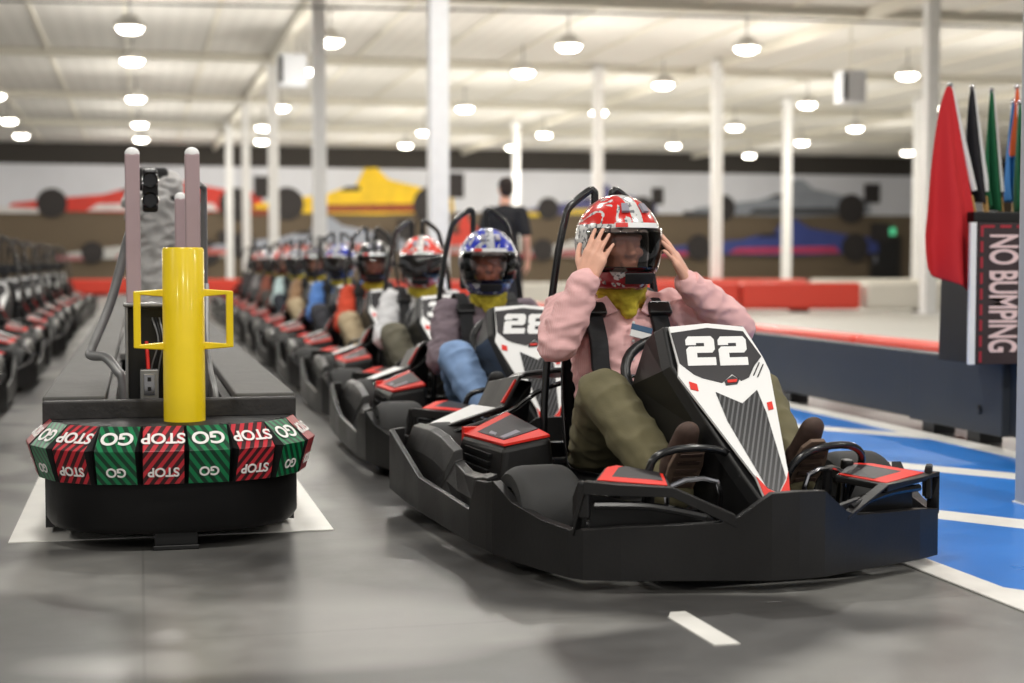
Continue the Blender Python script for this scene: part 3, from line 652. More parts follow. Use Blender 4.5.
def helmet(parent, Hc, paint, visor, yaw=0, tilt=0, strip=None):
    def pt(az, el, k=1.0):
        ce, se = cos(el), sin(el); c2 = ce if el > 0 else abs(ce) ** .72
        x = .138 * c2 * sin(az); y = -.168 * c2 * cos(az); z = (.158 if el > 0 else .180) * se
        f = max(0, cos(az)) ** 2 * max(0, min(1, -el * 1.6)); y -= .026 * f; x *= 1 - .12 * max(0, -se)
        return V((x * k, y * k, z * (1 + (k - 1) * .9)))
    rot = (tilt, 0, yaw)
    NA, els = 72, [R(a) for a in (90, 84, 76, 68, 60, 52, 44, 36, 30, 24, 17, 11, 5, 0, -5, -10, -16, -22, -28, -33, -38, -43, -48, -54, -60, -66)]
    vs, fs, idx = [], [], {}
    for i, el in enumerate(els):
        for j in range(NA): idx[i, j] = len(vs); vs.append(pt(2 * pi * j / NA, el))
    for i in range(len(els) - 1):
        for j in range(NA):
            az = 2 * pi * (j + .5) / NA; az = az if az < pi else az - 2 * pi; em = (els[i] + els[i + 1]) / 2
            if abs(az) < R(61) and R(-30) < em < R(12): continue
            if em < R(-60) : continue
            a, b = (i, j), (i, (j + 1) % NA); fs.append((idx[a], idx[b], idx[i + 1, (j + 1) % NA], idx[i + 1, j]))
    me = bpy.data.meshes.new('helmet'); me.from_pydata(vs, [], fs); bm = bmesh.new(); bm.from_mesh(me)
    bmesh.ops.remove_doubles(bm, verts=bm.verts, dist=1e-5); bmesh.ops.delete(bm, geom=[v for v in bm.verts if not v.link_faces], context='VERTS')
    bmesh.ops.recalc_face_normals(bm, faces=bm.faces); bm.to_mesh(me); bm.free()
    o = bpy.data.objects.new('helmet', me); C.objects.link(o); me.materials.append(paint); me.materials.append(M['lining'])
    q = o.modifiers.new('s', 'SOLIDIFY'); q.thickness = .014; q.offset = -1; q.material_offset = 1; q.material_offset_rim = 1
    applied(o)
    for p in o.data.polygons: p.use_smooth = True
    o.parent = parent; o.location = Hc; o.rotation_euler = rot
    grid = [[pt(R(a), R(e), 1.022) for e in (16, 10, 3, -4, -11, -18, -25, -32)] for a in range(-72, 73, 8)]
    v = MB().sheet(grid, .0025).build('visor', visor, o, smooth=2)
    tr = MB()
    g = [[pt(R(a), R(e), 1.034) for e in (22, 19, 16)] for a in range(-34, 35, 4)]; tr.sheet(g, .003)
    tr.build('visor_strip', M['white'], o, smooth=True)
    g = [[pt(R(a), R(e), 1.052) for e in (21.5, 19, 16.5)] for a in range(-33, -13, 4)]; MB().sheet(g, .002).build('strip_badge', strip or M['red'], o, smooth=True)
    vn = MB(); g = [[pt(R(a), R(e), 1.03) for e in (-33, -38, -45)] for a in range(-24, 25, 4)]; vn.sheet(g, .012); vn.build('chin_vent', M['lining'], o, smooth=True)
    for s in (-1, 1):
        g = [[pt(R(s * a), R(e), 1.02) for e in (48, 42, 36)] for a in (12, 16, 20, 24)]
        MB().sheet(g if s > 0 else g[::-1], .01).build('top_vent', M['silver'], o, smooth=True)
    for s in (-1, 1): MB().lathe([(.006, -.006), (.02, -.006), (.02, .008), (.014, .012), (.006, .012)], pt(R(s * 70), R(-6), 1.02), 'x', 16).build('visor_pivot', M['plastic_dk'], o, smooth=True)
    return o
SEAT = K(.03, 1.15, .14)
def driver(pose, paint, shirt, trousers, visor, shoe, skin, label, yaw=0, badge=False, cuff=None, hi=.006):
    r = thing('person', label, 'person'); N = lambda s, t, z: K(s, t, z) - SEAT
    c = .01 if pose == 'hands_up' else .03; H = N(-.018, 1.16, .935) if pose == 'hands_up' else N(.02, 1.2, .87)
    dz = 0 if pose == 'hands_up' else -.065; N0 = N; N = lambda s, t, z: N0(s, t + (.02 if z > .55 and dz else 0), z + (dz * min(1, max(0, (z - .4) / .3))))
    if pose == 'hands_up':
        arm = {-1: [(c - .185, 1.225, .715), (c - .285, 1.045, .615), (-.192, 1.022, .808)], 1: [(c + .185, 1.23, .715), (.385, 1.09, .662), (.20, 1.06, .805)]}
        hd = {-1: ((.40, -.02, 1), (-.72, -.66, .1), -1), 1: ((-.52, -.05, .85), (.8, -.55, .3), 1)}; cu = .10
    else:
        arm = {-1: [(c - .185, 1.225, .70), (c - .255, 1.10, .44), (-.135, .935, .46)], 1: [(c + .185, 1.225, .70), (c + .255, 1.10, .44), (.20, .90, .50)]}
        hd = {-1: ((.35, -.8, .25), (-.5, -.2, .8), 1), 1: ((-.35, -.8, .3), (.5, -.2, .8), -1)}; cu = .75
    arm = {s: [N(*p) for p in a] for s, a in arm.items()}
    leg = {-1: [N(c - .095, 1.16, .225), N(-.215, .80, .475), N(-.14, .46, .215)], 1: [N(c + .095, 1.16, .225), N(.315, .80, .455), N(.262, .46, .215)]}
    mb = MB(); P = head(mb, H, yaw)
    mb.cap(H + V((0, .02, -.06)), .058, N(c, 1.22, .72), .065)
    mb.cap(N(c, 1.18, .30), .12, N(c, 1.2, .58), .13, flat=((0, 1, 0), .65)).cap(arm[-1][0], .05, arm[1][0], .05)
    for s in (-1, 1):
        mb.chain(arm[s], [.05, .042, .029]); d, n, th = hd[s]; hand(mb, arm[s][2] + V(d).normalized() * .012, d, n, th, cu, .06 if pose == 'hands_up' else .14, 1.08)
        mb.cap(arm[s][2], .028, arm[s][2] + V(d).normalized() * .03, .022, flat=(n, .75))
        mb.chain(leg[s], [.07, .055, .038])
    b = remesh(mb, 'body', .0052 if hi < .006 else .0065, 3); b = finish('body', b, skin, r)
    for s in (-1, 1): MB().ell(P(s * .03, -.079, .004), (.012, .008, .008)).build('eye', M['eye'], r, smooth=True)
    # clothes
    mb = MB(); mb.cap(N(c, 1.165, .27), .145, N(c, 1.19, .44), .155, flat=((0, 1, 0), .72), n=20).cap(N(c, 1.19, .44), .155, N(c, 1.205, .60), .172, flat=((0, 1, 0), .66), n=20)
    mb.cap(N(c, 1.205, .60), .172, N(c, 1.225, .69), .13, flat=((0, 1, 0), .62), n=20).cap(arm[-1][0] + V((.02, 0, -.005)), .07, arm[1][0] + V((-.02, 0, -.005)), .07).cap(N(c, 1.22, .70), .085, N(c - .01, 1.205, .785), .062)
    for s in (-1, 1):
        a, e, ww = arm[s]; mb.chain([a, a.lerp(e, .5), e, e.lerp(ww, .5), ww], [.072, .068, .06, .056, .045])
    me = remesh(mb, 'shirt', .007, 3, wrinkle(13, .013, label.__len__() * .37, .002)); sh = finish('shirt', me, shirt, r)
    for s in (-1, 1):
        a, e, ww = arm[s]; d = (ww - e).normalized(); MB().tube([ww - d * .02, ww + d * .008], .047, 18).build('cuff', cuff or shirt, sh, smooth=True)
    if badge:
        bd = MB().box((0, 0, 0), (.075, .006, .042)); bd.m(1).box((0, -.001, .012), (.076, .006, .02)); bd.build('name_badge', [M['white'], mat('badge_blue', (70, 100, 130), .4)], sh, .002, loc=N(.028, 1.068, .648), rot=(R(-4), R(14), 0))
        pk = MB()
        for k in range(5): pk.lathe([(.005, 0), (.005, -.004), (.001, -.005)], N(c - .005, 1.078 + .002 * k, .68 - .06 * k), 'y', 12)
        pk.build('button', M['white'], sh)
        for s in (-1, 1): MB().hexa([N(c - .01 + s * a, t, z) for a, t, z in ((.04, 1.103, .715), (.075, 1.12, .70), (.10, 1.155, .75), (.075, 1.125, .765), (.04, 1.095, .718), (.077, 1.112, .704), (.102, 1.147, .753), (.075, 1.117, .77))][::1]).build('collar', shirt, sh, .003)
    mb = MB(); mb.cap(N(c - .03, 1.17, .23), .135, N(c + .03, 1.17, .23), .135, flat=((0, 0, 1), .85)).cap(N(c, 1.165, .25), .14, N(c, 1.17, .34), .14, flat=((0, 1, 0), .75))
    for s in (-1, 1): mb.chain([leg[s][0], leg[s][0].lerp(leg[s][1], .5), leg[s][1], leg[s][1].lerp(leg[s][2], .45), leg[s][2]], [.098, .092, .078, .075, .058])
    me = remesh(mb, 'trousers', .008, 3, wrinkle(9, .011, 3)); tr = finish('trousers', me, trousers, r)
    MB().tube([N(c + .142 * cos(a), 1.168 + .108 * sin(a), .365) for a in [2 * pi * k / 28 for k in range(28)]], .006, 6, closed=True, flat=2.6).build('belt', M['belt'], tr, smooth=True)
    # shoes
    for s in (-1, 1):
        a = leg[s][2]; heel = a + V((0, .01, -.05)); toe = a + V((0, -.115, .17)); m2 = heel.lerp(toe, .55); n = V((0, -.82, -.57)).normalized()
        mb = MB(); mb.cap(heel - n * .028, .042, m2 - n * .03, .05, flat=(n, .9)).cap(m2 - n * .03, .05, toe - n * .018, .038, flat=(n, .7)).cap(a + V((0, 0, .02)), .043, a, .045)
        me = remesh(mb, 'shoe', .006, 3); so = finish('shoe', me, shoe, r)
        sl = MB(); out = [(.036, 0), (.041, .05), (.041, .09), (.051, .15), (.053, .2), (.044, .25), (.022, .275)]; d = (toe - heel).normalized(); d = (d - n * d.dot(n)).normalized(); x = d.cross(n).normalized()
        pts = [(-u, v) for u, v in out[::-1]] + out
        sl.poly([(u, v - .03) for u, v in (pts if True else pts)], .014, heel + n * .012, x, d); so_ = sl.build('sole', M['sole'], so, .003); tr_ = MB()
        for k in range(9): tr_.hexa([heel + n * .0165 + d * (-.02 + .029 * k) + x * u + d * v + n * h_ for h_ in (0, .003) for u, v in ((-.034, 0), (.034, 0), (.034, .012), (-.034, .012))])
        tr_.build('sole_tread', M['shoe'], so)
    # neck gaiter and helmet
    mb = MB(); mb.cap(H + V((0, .01, -.10)), .074, N(c - .005, 1.20, .765), .086).cap(N(c - .005, 1.205, .765), .074, N(c - .01, 1.165, .735), .045).cap(N(c - .01, 1.14, .79), .078, N(c - .01, 1.10, .712), .02)
    me = remesh(mb, 'neck_gaiter', .006, 3, wrinkle(26, .008, 1)); finish('neck_gaiter', me, M['gaiter'], r)
    helmet(r, H + V((0, .0, .01)), paint, visor, yaw, 0)
    return r
RW = splash_mat('helmet_red', (214, 214, 212), (212, 40, 34), (150, 40, 48), 9, .40, .058)
RW2 = splash_mat('helmet_red_white', (226, 222, 218), (222, 62, 46), (196, 84, 80), 12, .42, .05)
BL = splash_mat('helmet_blue', (196, 198, 202), (34, 52, 176), (58, 62, 110), 12, .44, .05)
HK = splash_mat('helmet_black', (34, 34, 36), (26, 26, 28), (22, 22, 24), 12, .5, .03)
HS = splash_mat('helmet_silver', (178, 180, 186), (150, 152, 160), (70, 70, 76), 12, .5, .03)
cloth = lambda n, c: mat('cloth_' + n, c, .9, var=.1, vscale=14, bump=.15, bscale=220)

# ------------------------------------------------------------------ place the queue
kart = make_kart()
KX, KY, KDX, KDY = 1.584, 4.795, .02, 2.08
def put(o, i, rz):
    a = rz; off = Euler((0, 0, a)).to_matrix() @ SEAT
    return off
plates = {0: '22', 1: '28', 2: '3'}
rows = []
def digits(root, body):
    pan = [k for k in [c for c in root.children if c.name.startswith('steering_fairing')][0].children if k.name.startswith('number_panel')][0]
    for i, ch in enumerate(body):
        mb = MB(); out, holes = DIG[ch]; x0 = 80 + 124 * i; T = lambda p: (x0 + 110 * p[0] + 14 * (1 - p[1]) * 1.0, 78 + 2 * i + 112 * (1 - p[1]))
        # keep the numerals' own winding, the artwork's y runs downwards
        panel_poly(mb, [T(p) for p in out], .0132, .002, [[T(p) for p in h] for h in holes]); mb.build('numeral', M['white'], pan)
labs = ['black racing kart numbered 22 heading the queue', 'black racing kart numbered 28 right behind the leading kart', 'black kart of the white-shirted driver, third in the queue']
xs = [0, .0, .0]
base = kart
for i in range(11):
    o = kart if i == 0 else dup_tree(base)
    if i == 0: pass
    rz = R(5.5) if i == 0 else R(.6) if i == 1 else R(random.uniform(-1, 2.5))
    o.location = (KX + KDX * i - (.04 if i == 1 else 0), KY + KDY * i, 0); o.rotation_euler = (0, 0, rz); rows.append(o)
    o['label'] = labs[i] if i < 3 else 'black and red kart queued on the right of the divider, %s from the front' % ORD[i]
    o['group'] = 'karts queued on the right of the divider'
for i, s in plates.items(): digits(rows[i], s)
for q in rows[1:]:
    for ch in q.children:
        if ch.name.startswith('shoulder_belt'): ch.location = (.02, .015, -.06)
# the empty karts on the other side of the divider
for i in range(11):
    o = dup_tree(base)
    for k in [k for k in o.children_recursive if k.name.startswith(('numeral', 'shoulder_belt', 'belt_pad', 'belt_clip', 'buckle'))]: bpy.data.objects.remove(k)
    o.location = (-1.40 + random.uniform(-.03, .03), 7.55 + 2.02 * i, 0); o.rotation_euler = (0, 0, R(random.uniform(-1.5, 1.5)))
    o['label'] = 'empty black and red kart parked left of the divider, %s from the camera' % ORD[i]; o['group'] = 'empty karts parked left of the divider'
def seat_at(p, root):
    p.location = root.matrix_basis @ SEAT; p.rotation_euler = root.rotation_euler
p1 = driver('hands_up', RW, M['pink'], M['olive'], M['visor'], M['shoe'], M['skin'], 'person in a pink checked shirt holding a red and white helmet with both hands', R(3), True, hi=.005)
seat_at(p1, rows[0])
GR = 'drivers waiting in the queued karts'; p1['group'] = GR
p2 = driver('wheel', BL, cloth('mauve_grey', (124, 110, 118)), cloth('jeans', (124, 152, 192)), M['visor'], M['shoe_k'], M['skin_b'], 'person in a mauve grey shirt and jeans wearing a blue and silver helmet', R(-8))
seat_at(p2, rows[1]); p2['group'] = GR
crew = [('white', (222, 222, 224), (96, 92, 78), RW2, 'person in a white shirt and grey trousers wearing a red and white helmet', M['skin_b']),
        ('orange', (205, 74, 48), (176, 158, 128), HK, 'person in an orange top and khaki trousers wearing a black helmet', M['skin_b']),
        ('blue', (92, 136, 205), (52, 52, 58), BL, 'person in a bright blue shirt wearing a blue patterned helmet', M['skin_b']),
        ('tan', (158, 126, 96), (170, 152, 122), HK, 'person in a tan shirt wearing a black helmet', M['skin']),
        ('mint', (186, 206, 206), (40, 44, 52), HS, 'person in a pale mint shirt wearing a silver helmet', M['skin']),
        ('rust', (140, 82, 66), (70, 64, 60), RW2, 'person in a rust brown shirt wearing a red and white helmet', M['skin']),
        ('grey', (128, 124, 124), (60, 58, 58), HS, 'person in a grey shirt wearing a silver helmet', M['skin']),
        ('dark', (70, 64, 66), (50, 48, 50), RW2, 'person in a dark shirt and red helmet at the far end of the queue', M['skin'])]
for i, (nm, c1, c2, hp, lb, sk) in enumerate(crew):
    o = dup_tree(p2); o['label'] = lb; seat_at(o, rows[i + 2]); m1, m2 = cloth(nm, c1), cloth(nm + '_legs', c2)
    for ch in o.children_recursive:
        st = ch.name.split('.')[0]
        if st in ('shirt', 'cuff'): remat(ch, 0, m1)
        elif st == 'trousers': remat(ch, 0, m2)
        elif st == 'helmet': remat(ch, 0, hp); ch.rotation_euler.z += R(random.uniform(-16, 12))
        elif st == 'body': remat(ch, 0, sk)
        elif st == 'visor': remat(ch, 0, M['visor'] if i % 2 else M['visor_dk'])

# ------------------------------------------------------------------ bystander
def bystander():
    r = thing('person', 'person with short dark hair in a black T-shirt standing behind the karts, seen from behind', 'person', (3.86, 16.4, 0), R(150))
    mb = MB(); H = V((0, -.02, 1.66)); P = head(mb, H, R(30)); mb.cap(H + V((0, .02, -.06)), .055, V((0, .02, 1.46)), .06)
    mb.cap((0, 0, 1.0), .13, (0, 0, 1.3), .14, flat=((0, 1, 0), .65)).cap((-.17, .01, 1.42), .055, (.17, .01, 1.42), .055)
    for s in (-1, 1):
        A = [V((s * .19, .01, 1.41)), V((s * .25, .03, 1.13)), V((s * .24, -.06, .89))]; mb.chain(A, [.055, .043, .03]); d = V((s * -.02, -.15, -1)); hand(mb, A[2], d, (s * 1, 0, 0), -1 if s > 0 else 1, .3, .08)
        mb.chain([V((s * .09, 0, .92)), V((s * .11, -.01, .5)), V((s * .12, .02, .09))], [.085, .06, .042]); mb.cap((s * .12, .03, .04), .035, (s * .13, -.12, .03), .03)
    finish('body', remesh(mb, 'body', .007, 3), M['skin'], r)
    mb = MB(); mb.cap((0, 0, .96), .155, (0, 0, 1.15), .15, flat=((0, 1, 0), .7)).cap((0, 0, 1.15), .15, (0, .01, 1.33), .175, flat=((0, 1, 0), .66)).cap((-.165, .01, 1.41), .07, (.165, .01, 1.41), .07).cap((0, .02, 1.42), .075, (0, .02, 1.47), .06)
    for s in (-1, 1): mb.cap((s * .185, .01, 1.41), .072, (s * .235, .02, 1.2), .068)
    finish('t_shirt', remesh(mb, 't_shirt', .009, 3, wrinkle(12, .006)), cloth('black', (32, 32, 36)), r)
    mb = MB(); mb.cap((0, 0, .9), .15, (0, 0, .98), .15, flat=((0, 1, 0), .75))
    for s in (-1, 1): mb.chain([V((s * .09, 0, .9)), V((s * .11, -.01, .5)), V((s * .12, .02, .1))], [.105, .08, .065])
    finish('trousers', remesh(mb, 'trousers', .01, 3, wrinkle(9, .007)), cloth('black_legs', (40, 40, 44)), r)
    for s in (-1, 1): finish('shoe', remesh(MB().cap((s * .12, .05, .05), .048, (s * .13, -.14, .04), .04), 'shoe', .008, 2), M['shoe_k'], r)
    mb = MB(); mb.ell(P(0, .02, .05), (.082, .10, .085), (0, 0, R(30))).ell(P(0, .055, .0), (.074, .06, .08), (0, 0, R(30)))
    finish('hair', remesh(mb, 'hair', .006, 2, wrinkle(50, .006)), M['hair'], r)
    for s in (-1, 1): MB().ell(P(s * .03, -.079, .004), (.012, .008, .008)).build('eye', M['eye'], r, smooth=True)
bystander()

# ================================================================== LANE DIVIDER
DX, DY = .10, 5.22
def sup(a, rx=.40, ry=.44, e=2.7):
    ca, sa = cos(a), sin(a); k = (abs(ca / 1) ** e + abs(sa / 1) ** e) ** (-1 / e)
    return V((DX + rx * k * ca, DY - ry * k * sa, 0))
dv = thing('lane_divider', 'long low grey-topped divider with a rounded black padded nose between the two kart lanes', 'barrier', (DX, DY, 0))
L_ = lambda p: V(p) - V((DX, DY, 0))
arcp = [sup(pi - pi * k / 40) for k in range(41)]
rings = []
for z, k in ((.055, .97), (.075, 1.0), (.20, 1.0), (.372, .985), (.382, .97)):
    rings.append([L_(V((DX, DY, 0)).lerp(p, k) + V((0, 0, z))) for p in arcp] + [L_(V((DX + .39 * k, DY + .08, z))), L_(V((DX - .39 * k, DY + .08, z)))])
MB().rings(rings).build('rounded_nose', M['blackpad'], dv, .004, smooth=True)
MB().box(L_((.10, 4.86, .03)), (.13, .08, .06)).box(L_((.10, 4.86, .008)), (.14, .1, .016)).build('nose_foot', M['plastic_dk'], dv, .004)
MB().box(L_((.095, 5.13, .395)), (.80, .05, .085)).build('front_board', M['plank_dk'], dv, .006)
for x in (-.21, .40):
    for k in range(4): MB().box(L_((x + (.0 if x < 0 else -.0), 7.12 + 3.92 * k if k else 7.12, .432)), (.195, 3.9, .03)).build('deck_board', M['plank'], dv, .006)
MB().box(L_((-.29, 13.0, .22)), (.03, 15.6, .40)).build('side_panel', M['plank_dk'], dv)
MB().box(L_((.48, 13.0, .22)), (.03, 15.6, .40)).build('side_panel', M['plank_dk'], dv)
MB().box(L_((-.10, 13.0, .22)), (.03, 15.6, .38)).build('channel_wall', M['plank_dk'], dv)
MB().box(L_((.29, 13.0, .22)), (.03, 15.6, .38)).build('channel_wall', M['plank_dk'], dv)
MB().box(L_((.095, 13.0, .1)), (.36, 15.6, .02)).build('channel_floor', M['plank_dk'], dv)
MB().box(L_((.095, 13.6, .435)), (.38, 12.2, .03)).build('channel_lid', M['plank'], dv, .004)
# yellow bollard with two tube handles
po = thing('bollard', 'bright yellow steel bollard with two square side handles', 'bollard', (.133, 4.965, 0))
MB().lathe([(.0645, .30), (.0645, .918), (.060, .925), (.054, .925), (.054, .90), (.001, .90)], (0, 0, 0), 'z', 40).build('post', M['yellow'], po, smooth=True)
for s in (-1, 1):
    MB().tube([(s * .055, 0, .783), (s * .142, 0, .783), (s * .142, 0, .617), (s * .055, 0, .617)], .0125, sq=True).build('handle', M['yellow'], po, .004)
# stop and go pads hung round the nose
PADW = .122
_arc = [sup(pi - pi * k / 720, .407, .45) for k in range(721)]
_len = [0.0]
for k in range(720): _len.append(_len[-1] + (_arc[k + 1] - _arc[k]).length)
_mid = _len[360] - .036
angs = [min(range(721), key=lambda k: abs(_len[k] - (_mid + .132 * j))) / 4 for j in range(-4, 5)]
def pad(i, adeg, kind):
    a = R(180 - adeg); e = .01; p = sup(a, .407, .45); t = (sup(a - e, .407, .45) - sup(a + e, .407, .45)).normalized(); n = V((t.y, -t.x, 0))
    if n.y > .2: n = -n
    where = ['furthest round the left side of the nose', 'on the left bend, beside the outermost pad', 'on the left bend, third from the left end', 'just left of the centre pad', 'in the centre of the nose just left of the yellow bollard foot', 'right under the yellow bollard', 'on the right bend, third from the right end', 'on the right bend, beside the outermost pad', 'furthest round the right side of the nose'][i]
    r = thing('lane_pad', ('red STOP pad ' if kind == 'STOP' else 'green GO pad ') + where, 'pad', (p.x, p.y, .212), math.atan2(t.y, t.x), 'stop and go pads round the divider nose')
    h = PADW / 2
    prof = [(.022, .172), (-.050, .103), (-.020, 0), (-.006, 0), (-.030, .103), (.022, .155)]
    MB().rings([[V((x, y, z)) for y, z in prof] for x in (-h, h)]).build('pad_body', M['stop'] if kind == 'STOP' else M['go'], r, .002)
    for s in (-1, 1): MB().rings([[V((s * h * 1.0 + dx, y + dy, z)) for y, z in prof] for dx, dy in ((0, 0), (s * .014, .03))]).build('side_flap', M['blackpad'], r)
    for (y0, z0), (y1, z1), size in (((-.050, .103), (.022, .172), .056 if kind == 'STOP' else .066), ((-.020, 0), (-.050, .103), .04)):
        c = V((0, (y0 + y1) / 2, (z0 + z1) / 2)); up = V((0, y1 - y0, z1 - z0)).normalized()
        if size < .05: c -= up * .012
        me = text_mesh(kind, size, .022, .0008, spacing=.95); nn = up.cross(V((1, 0, 0)));
        nn = V((1, 0, 0)).cross(up)
        X, Y_ = V((-1, 0, 0)), -up; Z = X.cross(Y_); mtx = Matrix((X, Y_, Z)).transposed().to_4x4(); mtx.translation = c + Z * .0025
        me.transform(mtx); finish('lettering', me, M['lettering'], r)
    return r
for i, ad in enumerate(angs): pad(i, ad, 'STOP' if i % 2 == 0 else 'GO')
# posts and gear standing in the channel
def post(x, y, top, label, base=.11, w=.05):
    r = thing('post', label, 'post', (x, y, base))
    MB().box((0, 0, (top - base) / 2 - .01), (w, w, top - base - .02)).build('shaft', M['mauve'], r, .006)
    MB().ell((0, 0, top - base - .018), (w / 2, w / 2, .022)).build('post_cap', M['colpaint'], r, smooth=True)
post(-.02, 5.51, 1.27, 'square mauve post left of the yellow bollard')
post(.18, 5.46, 1.27, 'square mauve post right behind the yellow bollard')
post(.155, 6.03, 1.14, 'shorter mauve post between and behind the two tall mauve posts', w=.045)
r = thing('control_box', 'open grey control box with wires behind the yellow bollard', 'box', (.03, 5.44, .11))
MB().box((0, .06, .31), (.15, .01, .62)).box((-.075, 0, .31), (.01, .13, .62)).box((.075, 0, .31), (.01, .13, .62)).box((0, 0, .625), (.17, .14, .012)).build('case', M['grey_metal'], r, .003)
MB().box((0, .03, .31), (.14, .04, .6)).build('inner_panel', M['plastic_dk'], r)
for k in range(4): MB().tube(smooth_path([(.01 + .012 * k, -.02, .58), (.03 + .008 * k, -.045, .50), (.005 + .012 * k, -.03, .40), (.02, -.01, .3 - .02 * k)], 5), .003, 6).build('wire', M['plastic_dk'] if k % 2 else M['grey_metal'], r, smooth=True)
MB().tube(smooth_path([(-.01, -.03, .50), (-.005, -.05, .4), (-.012, -.04, .3)], 5), .006, 6).build('red_cable', M['red'], r, smooth=True)
r = thing('outlet_box', 'small grey metal outlet box below the control box', 'box', (.028, 5.335, .11))
MB().box((0, 0, .36), (.06, .04, .10)).build('housing', M['grey_metal'], r, .004)
MB().box((0, 0, .155), (.02, .02, .31)).build('stem', M['grey_metal'], r)
MB().box((0, -.022, .36), (.035, .004, .07)).build('cover_plate', M['chrome'], r, .003)
for z in (.345, .378): MB().box((0, -.025, z), (.012, .003, .014)).build('socket', M['plastic_dk'], r)
o = MB().tube(smooth_path([(-.02, 5.66, 1.02), (-.045, 5.72, .94), (-.10, 5.72, .74), (-.165, 5.68, .58), (-.17, 5.66, .55), (-.12, 5.62, .545), (-.08, 5.58, .50), (-.06, 5.57, .44), (-.055, 5.57, .12)], 6), .017, 10).build('cable_conduit', M['grey_metal'], smooth=True)
tag(o, 'grey flexible cable conduit curving down left of the mauve posts', 'conduit')
o = MB().tube(smooth_path([(.255, 5.36, .12), (.25, 5.37, .40), (.235, 5.42, .50), (.225, 5.5, .62), (.23, 5.6, .80)], 6), .010, 8).build('cable_conduit', M['grey_metal'], smooth=True)
tag(o, 'grey cable conduit right of the yellow bollard inside the channel', 'conduit')
o = MB().tube([(.24, 6.01, .12), (.24, 6.01, 1.13), (.24, 5.99, 1.16), (.22, 5.96, 1.17)], .013, 10).build('metal_rod', M['grey_metal'], smooth=True)
tag(o, 'thin grey metal rod right of the shorter mauve post', 'rod')
r = thing('signal_light', 'black signal lamp clamped between the mauve posts', 'signal', (.045, 5.62, .11))
MB().box((-.005, 0, 1.02), (.055, .10, .15)).build('housing', M['plastic_dk'], r, .01)
for z in (.985, 1.055):
    MB().lathe([(.001, -.06), (.022, -.06), (.027, -.075), (.03, -.05), (.001, -.05)], (-.005, 0, z), 'y', 20).build('lens_hood', M['steel'], r, smooth=True)
MB().tube([(-.065, -.05, 1.03), (.0, 0, 1.03)], .012).build('clamp', M['chrome'], r)
# covered second signal further along
r = thing('covered_signal', 'grey wrapped signal mast further along the divider behind the mauve posts', 'signal', (.07, 8.2, .45))
mb = MB(); mb.cap((0, 0, .1), .12, (0, 0, .5), .10).cap((0, 0, .5), .10, (.03, 0, .72), .12).cap((-.03, 0, .72), .11, (.05, 0, .80), .09)
me = remesh(mb, 'wrapping', .012, 2, wrinkle(14, .03, 2)); finish('wrapping', me, mat('grey_sheet', (176, 174, 172), .5, var=.2, vscale=9, bump=.4, bscale=20), r)
MB().box((.0, -.02, .86), (.16, .12, .10)).box((.07, -.06, .74), (.09, .08, .06)).build('signal_head', M['plastic_dk'], r, .02)
MB().lathe([(.05, 0), (.05, .02), (.02, .03), (.02, .12), (.001, .12)], (0, 0, 0)).build('mast_base', M['steel'], r)
# ================================================================== RIGHT-HAND WALL, FLAGS, FAR BARRIERS
r = thing('track_wall', 'low dark panelled track wall on feet beside the blue floor', 'barrier', (3.98, 5.5, 0))
for k, (y0, y1) in enumerate(((-2.5, 1.55), (1.58, 5.5), (5.53, 9.5))):
    MB().box((0.03, (y0 + y1) / 2, .235), (.10, y1 - y0, .35)).build('wall_panel', M['wallblack'], r, .008)
MB().box((-.005, 1.45, .235), (.11, .9, .355)).build('end_panel', M['wallblack'], r, .006)
for y in (-1.2, 1.3, 1.75, 3.55, 5.4, 7.4, 9.2): MB().box((.03, y, .03), (.12, .12, .06)).build('foot', M['plastic_dk'], r)
MB().lathe([(.001, 0), (.022, 0), (.022, -.006), (.001, -.008)], (-.062, 1.2, .17), 'x', 20).build('bolt_cap', M['plastic_dk'], r)
def rail(x0, y0, x1, y1, z0, z1, w, m, label, nm='track_barrier', grp=None):
    c = V(((x0 + x1) / 2, (y0 + y1) / 2, 0)); d = V((x1 - x0, y1 - y0, 0)); r = thing(nm, label, 'barrier', c, math.atan2(d.y, d.x), grp); ln = d.length; n = max(1, round(ln / 2.4))
    for k in range(n):
        MB().box((-ln / 2 + ln * (k + .5) / n, 0, (z0 + z1) / 2), (ln / n - .03, w, z1 - z0)).build('barrier_block', m, r, min(.06, w * .3), 3)
        MB().box((-ln / 2 + ln * (k + .5) / n, 0, z0 / 2 + .01), (.3, w * .8, max(z0, .04))).build('foot', M['plastic_dk'], r)
    return r
rail(4.62, 6.9, 4.50, 19, .2, .405, .14, M['barrier_red'], 'long orange red track barrier just behind the dark track wall')
BG = 'red and white barriers across the far track'
rail(8.2, 26.1, 12.3, 25.1, .05, .52, .5, M['barrier_red'], 'red barrier run across the far track right of the leading driver', grp=BG)
rail(12.35, 25.05, 18.5, 23.6, .05, .52, .5, M['barrier_white'], 'white barrier run continuing the red one behind the flags', grp=BG)
rail(6.3, 26.5, 8.15, 26.1, .05, .52, .5, M['barrier_white'], 'white barrier run between the leading driver and the blue helmet', grp=BG)
rail(4.1, 27.0, 6.25, 26.55, .05, .56, .5, M['barrier_red'], 'red barrier run behind the driver in the blue helmet', grp=BG)
rail(9.5, 33.5, 14.5, 32.2, .05, .5, .5, M['barrier_red'], 'second red barrier run further back, left of the door', grp=BG)
rail(14.6, 32.2, 22.5, 30.2, .05, .5, .5, M['barrier_white'], 'second white barrier run further back, below the door', grp=BG)
rail(-2.0, 41.5, .0, 41.3, .04, .44, .5, M['barrier_red'], 'red barrier run at the far left end of the kart lanes', grp=BG)
